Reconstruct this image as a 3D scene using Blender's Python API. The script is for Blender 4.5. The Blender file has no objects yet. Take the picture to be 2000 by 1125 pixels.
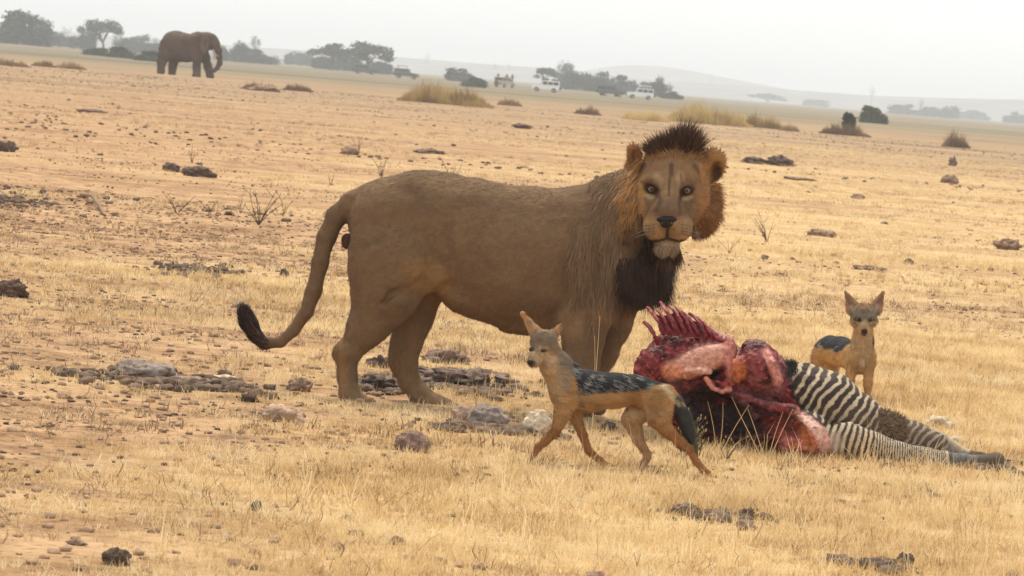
import bpy, math, random
import numpy as np
from mathutils import Matrix, Vector

# ------------------------------------------------------------------ camera, world, sun, exposure
SC = bpy.context.scene
FPX = 8000.0            # focal length in photo pixels (2000 px wide)
CAM_H = 1.6
ROLL = math.radians(4.75)
PITCH = math.radians(2.913)
R0 = np.array([1.0, 0, 0]); U0 = np.array([0, math.sin(PITCH), math.cos(PITCH)])
FW = np.array([0, math.cos(PITCH), -math.sin(PITCH)])
CR = math.cos(ROLL) * R0 + math.sin(ROLL) * U0
CU = -math.sin(ROLL) * R0 + math.cos(ROLL) * U0
CAM = np.array([0.0, 0.0, CAM_H])
cam_d = bpy.data.cameras.new('camera')
cam = bpy.data.objects.new('camera', cam_d)
SC.collection.objects.link(cam)
m = Matrix.Identity(4)
for i in range(3):
    m[i][0] = CR[i]; m[i][1] = CU[i]; m[i][2] = -FW[i]; m[i][3] = CAM[i]
cam.matrix_world = m
cam_d.sensor_width = 36.0
cam_d.lens = 36.0 * FPX / 2000.0
cam_d.clip_start = 0.5
cam_d.clip_end = 20000.0
cam_d.dof.use_dof = True
cam_d.dof.focus_distance = 19.5
cam_d.dof.aperture_fstop = 15.0
SC.camera = cam

SUN_EL = math.radians(64.0)
SUN_AZ = math.radians(-14.0)      # measured from +Y (straight beyond the lion) towards +X
world = bpy.data.worlds.new('World')
SC.world = world
world.use_nodes = True
wn = world.node_tree
for n in list(wn.nodes):
    wn.nodes.remove(n)
sky = wn.nodes.new('ShaderNodeTexSky')
sky.sky_type = 'NISHITA'
sky.sun_disc = False
sky.sun_elevation = SUN_EL
sky.sun_rotation = SUN_AZ
sky.altitude = 1100.0
sky.air_density = 1.0
sky.dust_density = 6.0
sky.ozone_density = 1.0
hsv = wn.nodes.new('ShaderNodeHueSaturation')      # hazy white overcast: the sky keeps little of its blue
hsv.inputs['Saturation'].default_value = 0.12
mixs = wn.nodes.new('ShaderNodeMix'); mixs.data_type = 'RGBA'      # even high thin cloud over the whole sky
mixs.inputs[0].default_value = 0.85
mixs.inputs[7].default_value = (6.7, 6.7, 6.6, 1)
bg = wn.nodes.new('ShaderNodeBackground')
bg.inputs['Strength'].default_value = 0.15
wo = wn.nodes.new('ShaderNodeOutputWorld')
wn.links.new(sky.outputs[0], hsv.inputs['Color'])
wn.links.new(hsv.outputs[0], mixs.inputs[6])
wn.links.new(mixs.outputs[2], bg.inputs['Color'])
wn.links.new(bg.outputs[0], wo.inputs['Surface'])

sun_d = bpy.data.lights.new('sun', 'SUN')
sun_d.energy = 2.8
sun_d.angle = math.radians(8.0)
sun_d.color = (1.0, 0.91, 0.76)
sun = bpy.data.objects.new('sun', sun_d)
SC.collection.objects.link(sun)
sdir = Vector((math.cos(SUN_EL) * math.sin(SUN_AZ), math.cos(SUN_EL) * math.cos(SUN_AZ), math.sin(SUN_EL)))
sun.rotation_euler = (-sdir).to_track_quat('-Z', 'Y').to_euler()

vs = SC.view_settings
vs.view_transform = 'Standard'
vs.look = 'None'
vs.exposure = 0.24
vs.gamma = 1.0
vs.use_curve_mapping = False
SC.cycles.max_bounces = 6
SC.cycles.diffuse_bounces = 3
SC.cycles.volume_bounces = 1
SC.cycles.transparent_max_bounces = 8
SC.cycles.use_denoising = True

# ------------------------------------------------------------------ helpers: pixels, noise, meshes
rng = np.random.default_rng(7)
random.seed(7)

def ray(px, py):
    return FW + (px - 1000.0) / FPX * CR + (562.5 - py) / FPX * CU

def P(px, py, y):
    d = ray(px, py)
    return CAM + d * (y / d[1])

def G(px, py):
    """where the photo's pixel meets the flat plain"""
    d = ray(px, py)
    return CAM + d * (-CAM_H / d[2])

def _hash(ix, iy, iz, seed):
    h = (ix.astype(np.int64) * 374761393 + iy.astype(np.int64) * 668265263 + iz.astype(np.int64) * 2147483647 + seed * 974634777) & 0xffffffff
    h = ((h ^ (h >> 13)) * 1274126177) & 0xffffffff
    h = (h ^ (h >> 16)) & 0xffffffff
    return h.astype(np.float64) / 4294967295.0 * 2 - 1

def vnoise(p, seed=0):
    p = np.asarray(p, float)
    i = np.floor(p).astype(np.int64); f = p - i
    f = f * f * (3 - 2 * f)
    out = 0
    for a in (0, 1):
        wa = f[:, 0] if a else 1 - f[:, 0]
        for b in (0, 1):
            wb = f[:, 1] if b else 1 - f[:, 1]
            for c in (0, 1):
                wc = f[:, 2] if c else 1 - f[:, 2]
                out = out + wa * wb * wc * _hash(i[:, 0] + a, i[:, 1] + b, i[:, 2] + c, seed)
    return out

def fbm(p, oct=4, seed=0, gain=0.5):
    p = np.asarray(p, float); s = 0; a = 1.0; t = 0
    for o in range(oct):
        s = s + a * vnoise(p * 2.0 ** o + 17.3 * o, seed + o); t += a; a *= gain
    return s / t

def n2(x, y, sc, oct=3, seed=0, ax=1.0):
    p = np.stack([np.asarray(x, float) / sc / ax, np.asarray(y, float) / sc, np.zeros(np.shape(x))], 1)
    return fbm(p, oct, seed)

def sstep(a, b, x):
    t = np.clip((x - a) / (b - a), 0, 1)
    return t * t * (3 - 2 * t)

def tag(o, label=None, cat=None, group=None, kind=None):
    if label: o['label'] = label
    if cat: o['category'] = cat
    if group: o['group'] = group
    if kind: o['kind'] = kind
    return o

def link(o, parent=None):
    SC.collection.objects.link(o)
    if parent is not None:
        o.parent = parent
    return o

def empty(name, loc=(0, 0, 0), rz=0.0):
    o = bpy.data.objects.new(name, None)
    o.empty_display_size = 0.1
    o.location = loc; o.rotation_euler = (0, 0, rz)
    return link(o)

def mesh_np(name, V, F, mat, parent=None, cols=None, smooth=True, origin=None):
    """V (n,3), F (m,3|4) or list of both arrays; world coordinates, optional origin subtracted"""
    V = np.asarray(V, np.float64)
    if origin is not None:
        V = V - np.asarray(origin)
    Fs = F if isinstance(F, list) else [F]
    Fs = [np.asarray(f, np.int32) for f in Fs if len(f)]
    me = bpy.data.meshes.new(name)
    me.vertices.add(len(V))
    me.vertices.foreach_set('co', V.astype(np.float32).ravel())
    loops = np.concatenate([f.ravel() for f in Fs])
    tot = np.concatenate([np.full(len(f), f.shape[1], np.int32) for f in Fs])
    start = np.concatenate([[0], np.cumsum(tot)[:-1]]).astype(np.int32)
    me.loops.add(len(loops)); me.loops.foreach_set('vertex_index', loops)
    me.polygons.add(len(tot))
    me.polygons.foreach_set('loop_start', start)
    me.polygons.foreach_set('loop_total', tot)
    me.polygons.foreach_set('use_smooth', np.full(len(tot), smooth, bool))
    if cols is not None:
        c = np.ones((len(V), 4), np.float32); c[:, :3] = np.clip(cols, 0, 1)
        at = me.color_attributes.new('Col', 'FLOAT_COLOR', 'POINT')
        at.data.foreach_set('color', c.ravel())
    me.materials.append(mat)
    me.update(calc_edges=True)
    me.validate()
    o = bpy.data.objects.new(name, me)
    if origin is not None and parent is None:
        o.location = origin
    return link(o, parent)

# ------------------------------------------------------------------ materials
def mat_new(name):
    m = bpy.data.materials.new(name); m.use_nodes = True
    nt = m.node_tree
    return m, nt, nt.nodes['Principled BSDF']

def mat_col(name, rough=0.9, spec=0.2, noise=0.25, nscale=60.0, bump=0.0, sheen=0.0, bscale=None, coat=0.0):
    """colour from the mesh's own coat colours, broken up with fine noise"""
    m, nt, b = mat_new(name)
    at = nt.nodes.new('ShaderNodeAttribute'); at.attribute_name = 'Col'
    tc = nt.nodes.new('ShaderNodeNewGeometry')
    nz = nt.nodes.new('ShaderNodeTexNoise'); nz.inputs['Scale'].default_value = nscale; nz.inputs['Detail'].default_value = 5
    mr = nt.nodes.new('ShaderNodeMapRange'); mr.inputs['To Min'].default_value = 1 - noise; mr.inputs['To Max'].default_value = 1 + noise
    mr.inputs['From Min'].default_value = 0.25; mr.inputs['From Max'].default_value = 0.75
    mx = nt.nodes.new('ShaderNodeVectorMath'); mx.operation = 'SCALE'
    nt.links.new(tc.outputs['Position'], nz.inputs['Vector'])
    nt.links.new(nz.outputs['Fac'], mr.inputs['Value'])
    nt.links.new(at.outputs['Color'], mx.inputs[0]); nt.links.new(mr.outputs[0], mx.inputs['Scale'])
    nt.links.new(mx.outputs[0], b.inputs['Base Color'])
    b.inputs['Roughness'].default_value = rough
    b.inputs['Specular IOR Level'].default_value = spec
    b.inputs['Coat Weight'].default_value = coat
    b.inputs['Coat Roughness'].default_value = 0.15
    if sheen:
        b.inputs['Sheen Weight'].default_value = sheen
    if bump:
        bz = nt.nodes.new('ShaderNodeTexNoise'); bz.inputs['Scale'].default_value = bscale or nscale; bz.inputs['Detail'].default_value = 6
        bp = nt.nodes.new('ShaderNodeBump'); bp.inputs['Strength'].default_value = bump; bp.inputs['Distance'].default_value = 0.02
        nt.links.new(tc.outputs['Position'], bz.inputs['Vector'])
        nt.links.new(bz.outputs['Fac'], bp.inputs['Height']); nt.links.new(bp.outputs[0], b.inputs['Normal'])
    return m

def mat_flat(name, col, rough=0.6, spec=0.4, metal=0.0):
    m, nt, b = mat_new(name)
    tc = nt.nodes.new('ShaderNodeNewGeometry')
    nz = nt.nodes.new('ShaderNodeTexNoise'); nz.inputs['Scale'].default_value = 9.0; nz.inputs['Detail'].default_value = 5
    cr = nt.nodes.new('ShaderNodeValToRGB')
    cr.color_ramp.elements[0].position = 0.3; cr.color_ramp.elements[1].position = 0.7
    cr.color_ramp.elements[0].color = (*[c * 0.78 for c in col], 1); cr.color_ramp.elements[1].color = (*[min(1, c * 1.18) for c in col], 1)
    nt.links.new(tc.outputs['Position'], nz.inputs['Vector']); nt.links.new(nz.outputs['Fac'], cr.inputs[0]); nt.links.new(cr.outputs[0], b.inputs['Base Color'])
    b.inputs['Roughness'].default_value = rough; b.inputs['Specular IOR Level'].default_value = spec; b.inputs['Metallic'].default_value = metal
    return m

# ------------------------------------------------------------------ implicit bodies
class SDF:
    def __init__(s, lo, hi, res):
        s.lo = np.array(lo, float); s.res = res
        s.n = np.ceil((np.array(hi) - s.lo) / res).astype(int) + 1
        s.F = np.full(s.n, 50.0, np.float32)
        s.ax = [(s.lo[i] + res * np.arange(s.n[i])).astype(np.float32) for i in range(3)]
    def win(s, lo, hi):
        a = np.clip(np.floor((np.array(lo) - s.lo) / s.res).astype(int), 0, s.n - 1)
        b = np.clip(np.ceil((np.array(hi) - s.lo) / s.res).astype(int) + 1, 1, s.n)
        sl = tuple(slice(a[i], b[i]) for i in range(3))
        g = np.ix_(s.ax[0][sl[0]], s.ax[1][sl[1]], s.ax[2][sl[2]])
        return sl, g
    def _join(s, sl, d, k, cut=False):
        A = s.F[sl]
        if cut:
            A = -A
            h = np.clip(0.5 + 0.5 * (d - A) / k, 0, 1)
            s.F[sl] = -(d * (1 - h) + A * h - k * h * (1 - h))
        else:
            h = np.clip(0.5 + 0.5 * (d - A) / k, 0, 1)
            s.F[sl] = d * (1 - h) + A * h - k * h * (1 - h)
    def seg(s, a, b, ra, rb, sc=(1, 1, 1), k=8, cut=False):
        sc = np.array(sc, float); a = np.array(a, float); b = np.array(b, float)
        R = max(ra, rb) * sc + 2.2 * k + 2 * s.res
        sl, g = s.win(np.minimum(a, b) - R, np.maximum(a, b) + R)
        aa = a / sc; ab = b / sc - aa; L = float(ab @ ab) + 1e-9
        q = [g[i] / sc[i] - aa[i] for i in range(3)]
        t = np.clip((q[0] * ab[0] + q[1] * ab[1] + q[2] * ab[2]) / L, 0, 1)
        d = np.sqrt((q[0] - t * ab[0]) ** 2 + (q[1] - t * ab[1]) ** 2 + (q[2] - t * ab[2]) ** 2) - (ra + (rb - ra) * t)
        s._join(sl, d * min(1.0, float(sc.min()) * 0.5 + 0.5), k, cut)
    def chain(s, pts, k=8, sd=1.0):
        """pts: (x, y, depth, radius[, depth radius])"""
        for p, q in zip(pts[:-1], pts[1:]):
            d0 = p[4] / p[3] if len(p) > 4 else sd
            d1 = q[4] / q[3] if len(q) > 4 else sd
            s.seg(p[:3], q[:3], p[3], q[3], (1, 1, (d0 + d1) / 2), k)
    def ell(s, c, r, k=8, rot=0.0, cut=False, yaw=0.0):
        c = np.array(c, float); r = np.array(r, float)
        R = (float(r.max()) if (rot or yaw) else r) + 2.2 * k + 2 * s.res
        sl, g = s.win(c - R, c + R)
        x, y, z = g[0] - c[0], g[1] - c[1], g[2] - c[2]
        if yaw:
            cy, sy = math.cos(math.radians(yaw)), math.sin(math.radians(yaw))
            x, z = x * cy + z * sy, -x * sy + z * cy
        if rot:
            co, si = math.cos(math.radians(rot)), math.sin(math.radians(rot))
            x, y = x * co + y * si, -x * si + y * co
        k0 = np.sqrt((x / r[0]) ** 2 + (y / r[1]) ** 2 + (z / r[2]) ** 2)
        k1 = np.sqrt((x / r[0] ** 2) ** 2 + (y / r[1] ** 2) ** 2 + (z / r[2] ** 2) ** 2) + 1e-6
        s._join(sl, k0 * (k0 - 1) / k1, k, cut)
    def rough(s, amp, scale, seed=0, region=None, oct=3):
        """noise added to the field near the surface"""
        idx = np.nonzero(np.abs(s.F) < amp * 2.5 + s.res * 2)
        p = np.stack([s.ax[i][idx[i]] for i in range(3)], 1).astype(float)
        w = 1.0 if region is None else region(p)
        s.F[idx] += (amp * w * fbm(p / scale, oct, seed)).astype(np.float32)
    def mesh(s):
        F = s.F; ins = F < 0
        c = np.zeros(tuple(s.n - 1), np.int8)
        for a in (0, 1):
            for b in (0, 1):
                for d in (0, 1):
                    c += ins[a:s.n[0] - 1 + a, b:s.n[1] - 1 + b, d:s.n[2] - 1 + d]
        I, J, K = np.nonzero((c > 0) & (c < 8))
        vid = np.full(tuple(s.n - 1), -1, np.int32); vid[I, J, K] = np.arange(len(I))
        cor = [(a, b, d) for a in (0, 1) for b in (0, 1) for d in (0, 1)]
        vals = np.stack([F[I + a, J + b, K + d] for a, b, d in cor], 1).astype(float)
        acc = np.zeros((len(I), 3)); cnt = np.zeros(len(I))
        for e in range(8):
            for f in range(e + 1, 8):
                df = np.array(cor[f]) - np.array(cor[e])
                if np.abs(df).sum() != 1: continue
                v0, v1 = vals[:, e], vals[:, f]
                msk = (v0 < 0) != (v1 < 0)
                t = np.where(msk, v0 / np.where(msk, v0 - v1, 1), 0)
                acc += msk[:, None] * (np.array(cor[e]) + t[:, None] * df); cnt += msk
        V = s.lo + (np.stack([I, J, K], 1) + acc / cnt[:, None]) * s.res
        quads = []
        for ax in range(3):
            sh = [slice(0, None)] * 3; sa = list(sh); sb = list(sh)
            sa[ax] = slice(0, -1); sb[ax] = slice(1, None)
            x = ins[tuple(sa)] != ins[tuple(sb)]
            E = np.stack(np.nonzero(x), 1)
            u, w = (ax + 1) % 3, (ax + 2) % 3
            ok = (E[:, u] > 0) & (E[:, w] > 0) & (E[:, u] < s.n[u] - 1) & (E[:, w] < s.n[w] - 1)
            E = E[ok]
            def vv(du, dw):
                q = E.copy(); q[:, u] += du; q[:, w] += dw
                return vid[q[:, 0], q[:, 1], q[:, 2]]
            Q = np.stack([vv(-1, -1), vv(0, -1), vv(0, 0), vv(-1, 0)], 1)
            flip = ~ins[E[:, 0], E[:, 1], E[:, 2]]
            Q[flip] = Q[flip][:, ::-1]
            quads.append(Q)
        Q = np.concatenate(quads)
        Q = Q[(Q >= 0).all(1)]
        return V, Q

def vnormals(V, Q):
    n = np.cross(V[Q[:, 2]] - V[Q[:, 0]], V[Q[:, 3]] - V[Q[:, 1]])
    N = np.zeros_like(V)
    for i in range(4):
        for a in range(3):
            N[:, a] += np.bincount(Q[:, i], n[:, a], len(V))
    return N / (np.linalg.norm(N, axis=1)[:, None] + 1e-12)

def relax(V, Q, it=2, w=0.5):
    for _ in range(it):
        S = np.zeros_like(V); C = np.zeros(len(V))
        for i in range(4):
            a, b = Q[:, i], Q[:, (i + 1) % 4]
            for x, y in ((a, b), (b, a)):
                for c in range(3):
                    S[:, c] += np.bincount(x, V[y, c], len(V))
                C += np.bincount(x, minlength=len(V))
        V = V + w * (S / C[:, None] - V)
    return V

class Frame:
    """design space of one animal: photo pixels across and down, depth in the same unit (minus = nearer)"""
    def __init__(s, cx, cy, y, level=True):
        s.c = np.array([cx, cy, 0.0]); s.o = P(cx, cy, y)
        s.s = float((s.o - CAM) @ FW) / FPX
        s.M = np.stack([np.array([math.cos(ROLL), 0, math.sin(ROLL)]), -np.array([-math.sin(ROLL), 0, math.cos(ROLL)]), np.array([0, 1.0, 0]) if level else FW]) * s.s
    def w(s, V):
        return s.o + (np.asarray(V, float) - s.c) @ s.M

def unit(v):
    return v / (np.linalg.norm(v, axis=-1, keepdims=True) + 1e-9)

def hair(name, fr, root, nrm, dirs, length, width, cols, mat, parent, seg=1, droop=0.0, lift=0.25, tipcol=None, origin=None, wob=0.0, wtip=0.1):
    """strands as slim tapering blades lying along dirs (design space), one mesh"""
    n = len(root)
    length = np.broadcast_to(length, (n,)).astype(float)[:, None]; width = np.broadcast_to(width, (n,)).astype(float)[:, None]
    d = unit(dirs + nrm * lift)
    side = unit(np.cross(nrm, d)); 
    pts = [root]; cur = root; dd = d
    for k in range(seg):
        cur = cur + dd * length / seg
        pts.append(cur)
        dd = unit(dd + np.array([0, droop, 0]) + rng.normal(0, 1, (n, 3)) * wob)
    V = []; C = []
    tipcol = cols if tipcol is None else tipcol
    for k in range(seg + 1):
        t = k / seg
        w = width * (1 - t) + width * wtip * t
        c = cols * (1 - t) + tipcol * t
        if k < seg:
            V += [pts[k] - side * w / 2, pts[k] + side * w / 2]; C += [c, c]
        else:
            V += [pts[k]]; C += [c]
    m = len(V)
    V = np.stack(V, 1).reshape(-1, 3); C = np.stack(C, 1).reshape(-1, 3)
    base = np.arange(n)[:, None] * m
    quads = [base + np.array([[2 * k, 2 * k + 1, 2 * k + 3, 2 * k + 2]]) for k in range(seg - 1)]
    tris = base + np.array([[2 * seg - 2, 2 * seg - 1, 2 * seg]])
    return mesh_np(name, fr.w(V), quads + [tris], mat, parent, C, smooth=True, origin=origin)

def emask(V, cx, cy, rx, ry, soft=0.35, rot=0.0):
    x = V[:, 0] - cx; y = V[:, 1] - cy
    if rot:
        c, s_ = math.cos(math.radians(rot)), math.sin(math.radians(rot))
        x, y = x * c + y * s_, -x * s_ + y * c
    d = np.sqrt((x / rx) ** 2 + (y / ry) ** 2)
    return 1 - sstep(1 - soft, 1 + soft, d)

def lmask(V, pts, r, soft=0.5):
    """closeness to a polyline in the photo plane"""
    best = np.full(len(V), 1e9)
    for (x0, y0), (x1, y1) in zip(pts[:-1], pts[1:]):
        ab = np.array([x1 - x0, y1 - y0], float)
        q = V[:, :2] - np.array([x0, y0])
        t = np.clip(q @ ab / (ab @ ab), 0, 1)
        best = np.minimum(best, np.linalg.norm(q - t[:, None] * ab, axis=1))
    return 1 - sstep(r * (1 - soft), r * (1 + soft), best)

def mixc(c, m, col):
    return c * (1 - m[:, None]) + np.array(col) * m[:, None]

def ball(name, fr, c, r, mat, parent, origin, cols=None, nu=14, nv=9, scale=(1, 1, 1)):
    V = []; 
    for j in range(nv + 1):
        th = math.pi * j / nv
        for i in range(nu):
            ph = 2 * math.pi * i / nu
            V.append((c[0] + r * scale[0] * math.sin(th) * math.cos(ph), c[1] + r * scale[1] * math.sin(th) * math.sin(ph), c[2] - r * scale[2] * math.cos(th)))
    V = np.array(V)
    F = [[j * nu + i, j * nu + (i + 1) % nu, (j + 1) * nu + (i + 1) % nu, (j + 1) * nu + i] for j in range(nv) for i in range(nu)]
    C = None if cols is None else cols(V)
    return mesh_np(name, fr.w(V), np.array(F), mat, parent, C, origin=origin)
# ------------------------------------------------------------------ the plain
def terrain(x, y):
    x = np.asarray(x, float); y = np.asarray(y, float)
    near = 1 - sstep(120, 400, y)
    h = 0.012 * n2(x, y, 0.22, 3, 11) + 0.03 * n2(x, y, 1.7, 3, 12, 1.6) + near * 0.05 * n2(x, y, 7.0, 2, 13, 1.5)
    h = h * near * (0.55 + 0.45 * sstep(22, 34, y))
    far = sstep(150, 500, y)
    return h + far * 0.25 * n2(x, y, 90.0, 2, 14, 2.0)

def tz(x, y):
    return float(terrain(np.array([x]), np.array([y]))[0])

def straw_amount(x, y):
    """how grassy the plain is: 0 bare reddish soil, 1 full yellow stubble"""
    x = np.asarray(x, float); y = np.asarray(y, float)
    t = x / np.maximum(y, 1)
    base = 0.80 - 0.50 * sstep(17.0, 20.0, y - 14.0 * t) * (1 - sstep(-0.01, 0.06, t))
    base = base - 0.30 * sstep(60, 110, y)
    n = n2(x, y, 1.3, 3, 21, 1.8) * 0.55 + n2(x, y, 5.0, 2, 22, 2.0) * 0.5 + n2(x, y, 0.35, 2, 23) * 0.25
    near = (1 - sstep(17.0, 19.5, y)) * 0.3 * sstep(-0.12, 0.0, t)
    left = (1 - sstep(-0.10, -0.01, t)) * 0.32
    return np.clip(base + n + near - left, 0, 1)

def mat_ground():
    m, nt, b = mat_new('plain_soil')
    N = nt.nodes.new; L = nt.links.new
    geo = N('ShaderNodeNewGeometry')
    def noise(scale, det=6, rough=0.6, stretch=(1, 1, 1), dist=0.0):
        mp = N('ShaderNodeMapping'); mp.inputs['Scale'].default_value = stretch
        L(geo.outputs['Position'], mp.inputs['Vector'])
        z = N('ShaderNodeTexNoise'); z.inputs['Scale'].default_value = scale; z.inputs['Detail'].default_value = det
        z.inputs['Roughness'].default_value = rough; z.inputs['Distortion'].default_value = dist
        L(mp.outputs[0], z.inputs['Vector']); return z.outputs['Fac']
    def ramp(fac, stops):
        r = N('ShaderNodeValToRGB'); e = r.color_ramp.elements
        while len(e) < len(stops): e.new(0.5)
        for el, (p, c) in zip(e, stops): el.position = p; el.color = (*c, 1)
        L(fac, r.inputs[0]); return r.outputs[0]
    def mix(fac, a, bb, mode='MIX'):
        x = N('ShaderNodeMix'); x.data_type = 'RGBA'; x.blend_type = mode
        if isinstance(fac, float): x.inputs[0].default_value = fac
        else: L(fac, x.inputs[0])
        for s_, v in ((6, a), (7, bb)):
            if isinstance(v, tuple): x.inputs[s_].default_value = (*v, 1)
            else: L(v, x.inputs[s_])
        return x.outputs[2]
    at = N('ShaderNodeAttribute'); at.attribute_name = 'Col'     # red: how grassy, green: far brown soil
    sep = N('ShaderNodeSeparateColor'); L(at.outputs['Color'], sep.inputs[0])
    soil = ramp(noise(3.2, 8, 0.75), [(0.34, (0.20, 0.125, 0.078)), (0.43, (0.35, 0.215, 0.12)), (0.53, (0.48, 0.305, 0.165)), (0.68, (0.60, 0.405, 0.235))])
    straw = ramp(noise(7.0, 8, 0.75), [(0.3, (0.40, 0.265, 0.135)), (0.5, (0.60, 0.425, 0.22)), (0.7, (0.71, 0.53, 0.29))])
    col = mix(sep.outputs[0], soil, straw)
    crumbs = ramp(noise(19.0, 4, 0.6), [(0.37, (0.42, 0.33, 0.28)), (0.45, (1, 1, 1))])
    col = mix(0.6, col, crumbs, 'MULTIPLY')
    streak = ramp(noise(0.7, 9, 0.78, (0.45, 1.0, 1)), [(0.40, (0.56, 0.48, 0.42)), (0.54, (1, 1, 1))])
    col = mix(0.7, col, streak, 'MULTIPLY')
    far = ramp(noise(0.22, 7, 0.75, (0.35, 1, 1)), [(0.36, (0.14, 0.095, 0.062)), (0.47, (0.29, 0.195, 0.115)), (0.62, (0.42, 0.29, 0.165))])
    col = mix(sep.outputs[1], col, far)
    green = ramp(noise(0.02, 6, 0.6, (0.3, 1, 1)), [(0.4, (0.13, 0.108, 0.066)), (0.62, (0.24, 0.19, 0.11))])
    col = mix(sep.outputs[2], col, green)
    L(col, b.inputs['Base Color'])
    b.inputs['Roughness'].default_value = 0.95; b.inputs['Specular IOR Level'].default_value = 0.1
    bp = N('ShaderNodeBump'); bp.inputs['Strength'].default_value = 0.6; bp.inputs['Distance'].default_value = 0.03
    L(noise(26.0, 6, 0.7), bp.inputs['Height']); L(bp.outputs[0], b.inputs['Normal'])
    return m

MG = mat_ground()
inv = np.linspace(1 / 5.0, 1 / 500.0, 640)
rows = np.concatenate([1 / inv, np.geomspace(520, 9000, 40)])
tt = np.concatenate([-np.geomspace(6, 0.22, 24), np.linspace(-0.205, 0.205, 430), np.geomspace(0.22, 6, 24)])
X = rows[:, None] * tt[None, :]; Y = np.broadcast_to(rows[:, None], X.shape)
Z = terrain(X.ravel(), Y.ravel())
gcol = np.zeros((X.size, 3))
gcol[:, 0] = straw_amount(X.ravel(), Y.ravel())
gcol[:, 1] = sstep(60, 190, Y.ravel()) * 0.9
gcol[:, 2] = sstep(230, 420, Y.ravel())
a = np.arange(X.size).reshape(X.shape)
Q = np.stack([a[:-1, :-1], a[:-1, 1:], a[1:, 1:], a[1:, :-1]], -1).reshape(-1, 4)
ground = mesh_np('ground', np.stack([X.ravel(), Y.ravel(), Z], 1), Q, MG, cols=gcol)
tag(ground, kind='structure')

# ------------------------------------------------------------------ hills
MH, nt_, b_ = mat_new('hill_scrub')
g_ = nt_.nodes.new('ShaderNodeNewGeometry'); z_ = nt_.nodes.new('ShaderNodeTexNoise'); z_.inputs['Scale'].default_value = 0.02; z_.inputs['Detail'].default_value = 8
r_ = nt_.nodes.new('ShaderNodeValToRGB'); r_.color_ramp.elements[0].color = (0.10, 0.07, 0.065, 1); r_.color_ramp.elements[1].color = (0.22, 0.17, 0.13, 1)
r_.color_ramp.elements[0].position = 0.4; r_.color_ramp.elements[1].position = 0.62
nt_.links.new(g_.outputs['Position'], z_.inputs['Vector']); nt_.links.new(z_.outputs[0], r_.inputs[0]); nt_.links.new(r_.outputs[0], b_.inputs['Base Color'])
b_.inputs['Roughness'].default_value = 1.0

def hor(px):
    return 154.0 + (px - 1000.0) * 0.0831

def ridge(name, pts, dist, depth, seed):
    """a long low hill: ridge heights read from the photo, slopes down both ways"""
    xs = np.arange(pts[0][0], pts[-1][0] + 1, 8.0)
    ys = np.interp(xs, [p[0] for p in pts], [p[1] for p in pts])
    pts3 = np.array([P(a_, b_, dist) for a_, b_ in zip(xs, ys)])
    top = pts3[:, 2]; wx = pts3[:, 0]
    prof = np.array([0, 0.25, 0.55, 0.8, 0.95, 1.0, 0.97, 0.85, 0.5, 0.0])
    yo = np.array([-1, -0.8, -0.55, -0.32, -0.12, 0, 0.2, 0.5, 0.8, 1.2]) * depth
    X = np.repeat(wx[None], 10, 0); Y = dist + np.repeat(yo[:, None], len(xs), 1)
    Z = prof[:, None] * top[None] + 0.6 * n2(X.ravel(), Y.ravel(), 60, 4, seed).reshape(X.shape) * np.minimum(1, prof[:, None] * 2) * sstep(0.9, 0.6, prof)[:, None] - 0.3
    a = np.arange(X.size).reshape(X.shape)
    Q = np.stack([a[:-1, :-1], a[:-1, 1:], a[1:, 1:], a[1:, :-1]], -1).reshape(-1, 4)
    o = mesh_np(name, np.stack([X.ravel(), Y.ravel(), Z.ravel()], 1), Q, MH)
    return tag(o, kind='structure')

ridge('hills', [(-700, -5), (0, 50), (300, 76), (520, 93), (650, 101), (800, 113), (1000, 128), (1100, 134), (1240, 152), (1330, 160), (1420, 163), (1560, 176), (1700, 186), (1850, 191), (2000, 194), (2700, 215)], 4200, 420, 31)
ridge('far_hill', [(1040, 168), (1120, 141), (1180, 131), (1230, 127), (1280, 128), (1340, 136), (1400, 148), (1480, 163), (1560, 178), (1700, 200), (1760, 212)], 5400, 480, 32)
# ------------------------------------------------------------------ lion
M_FUR = mat_col('animal_coat', 0.85, 0.15, 0.12, 45.0, bump=0.15, sheen=0.0)
M_HAIR = mat_col('mane_hair', 0.7, 0.25, 0.15, 30.0)
M_EYE, _nt, _b = mat_new('eye_wet'); _a = _nt.nodes.new('ShaderNodeAttribute'); _a.attribute_name = 'Col'
_nt.links.new(_a.outputs['Color'], _b.inputs['Base Color']); _b.inputs['Roughness'].default_value = 0.08
M_NOSE = mat_flat('nose_leather', (0.016, 0.010, 0.009), 0.55, 0.25)

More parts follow.
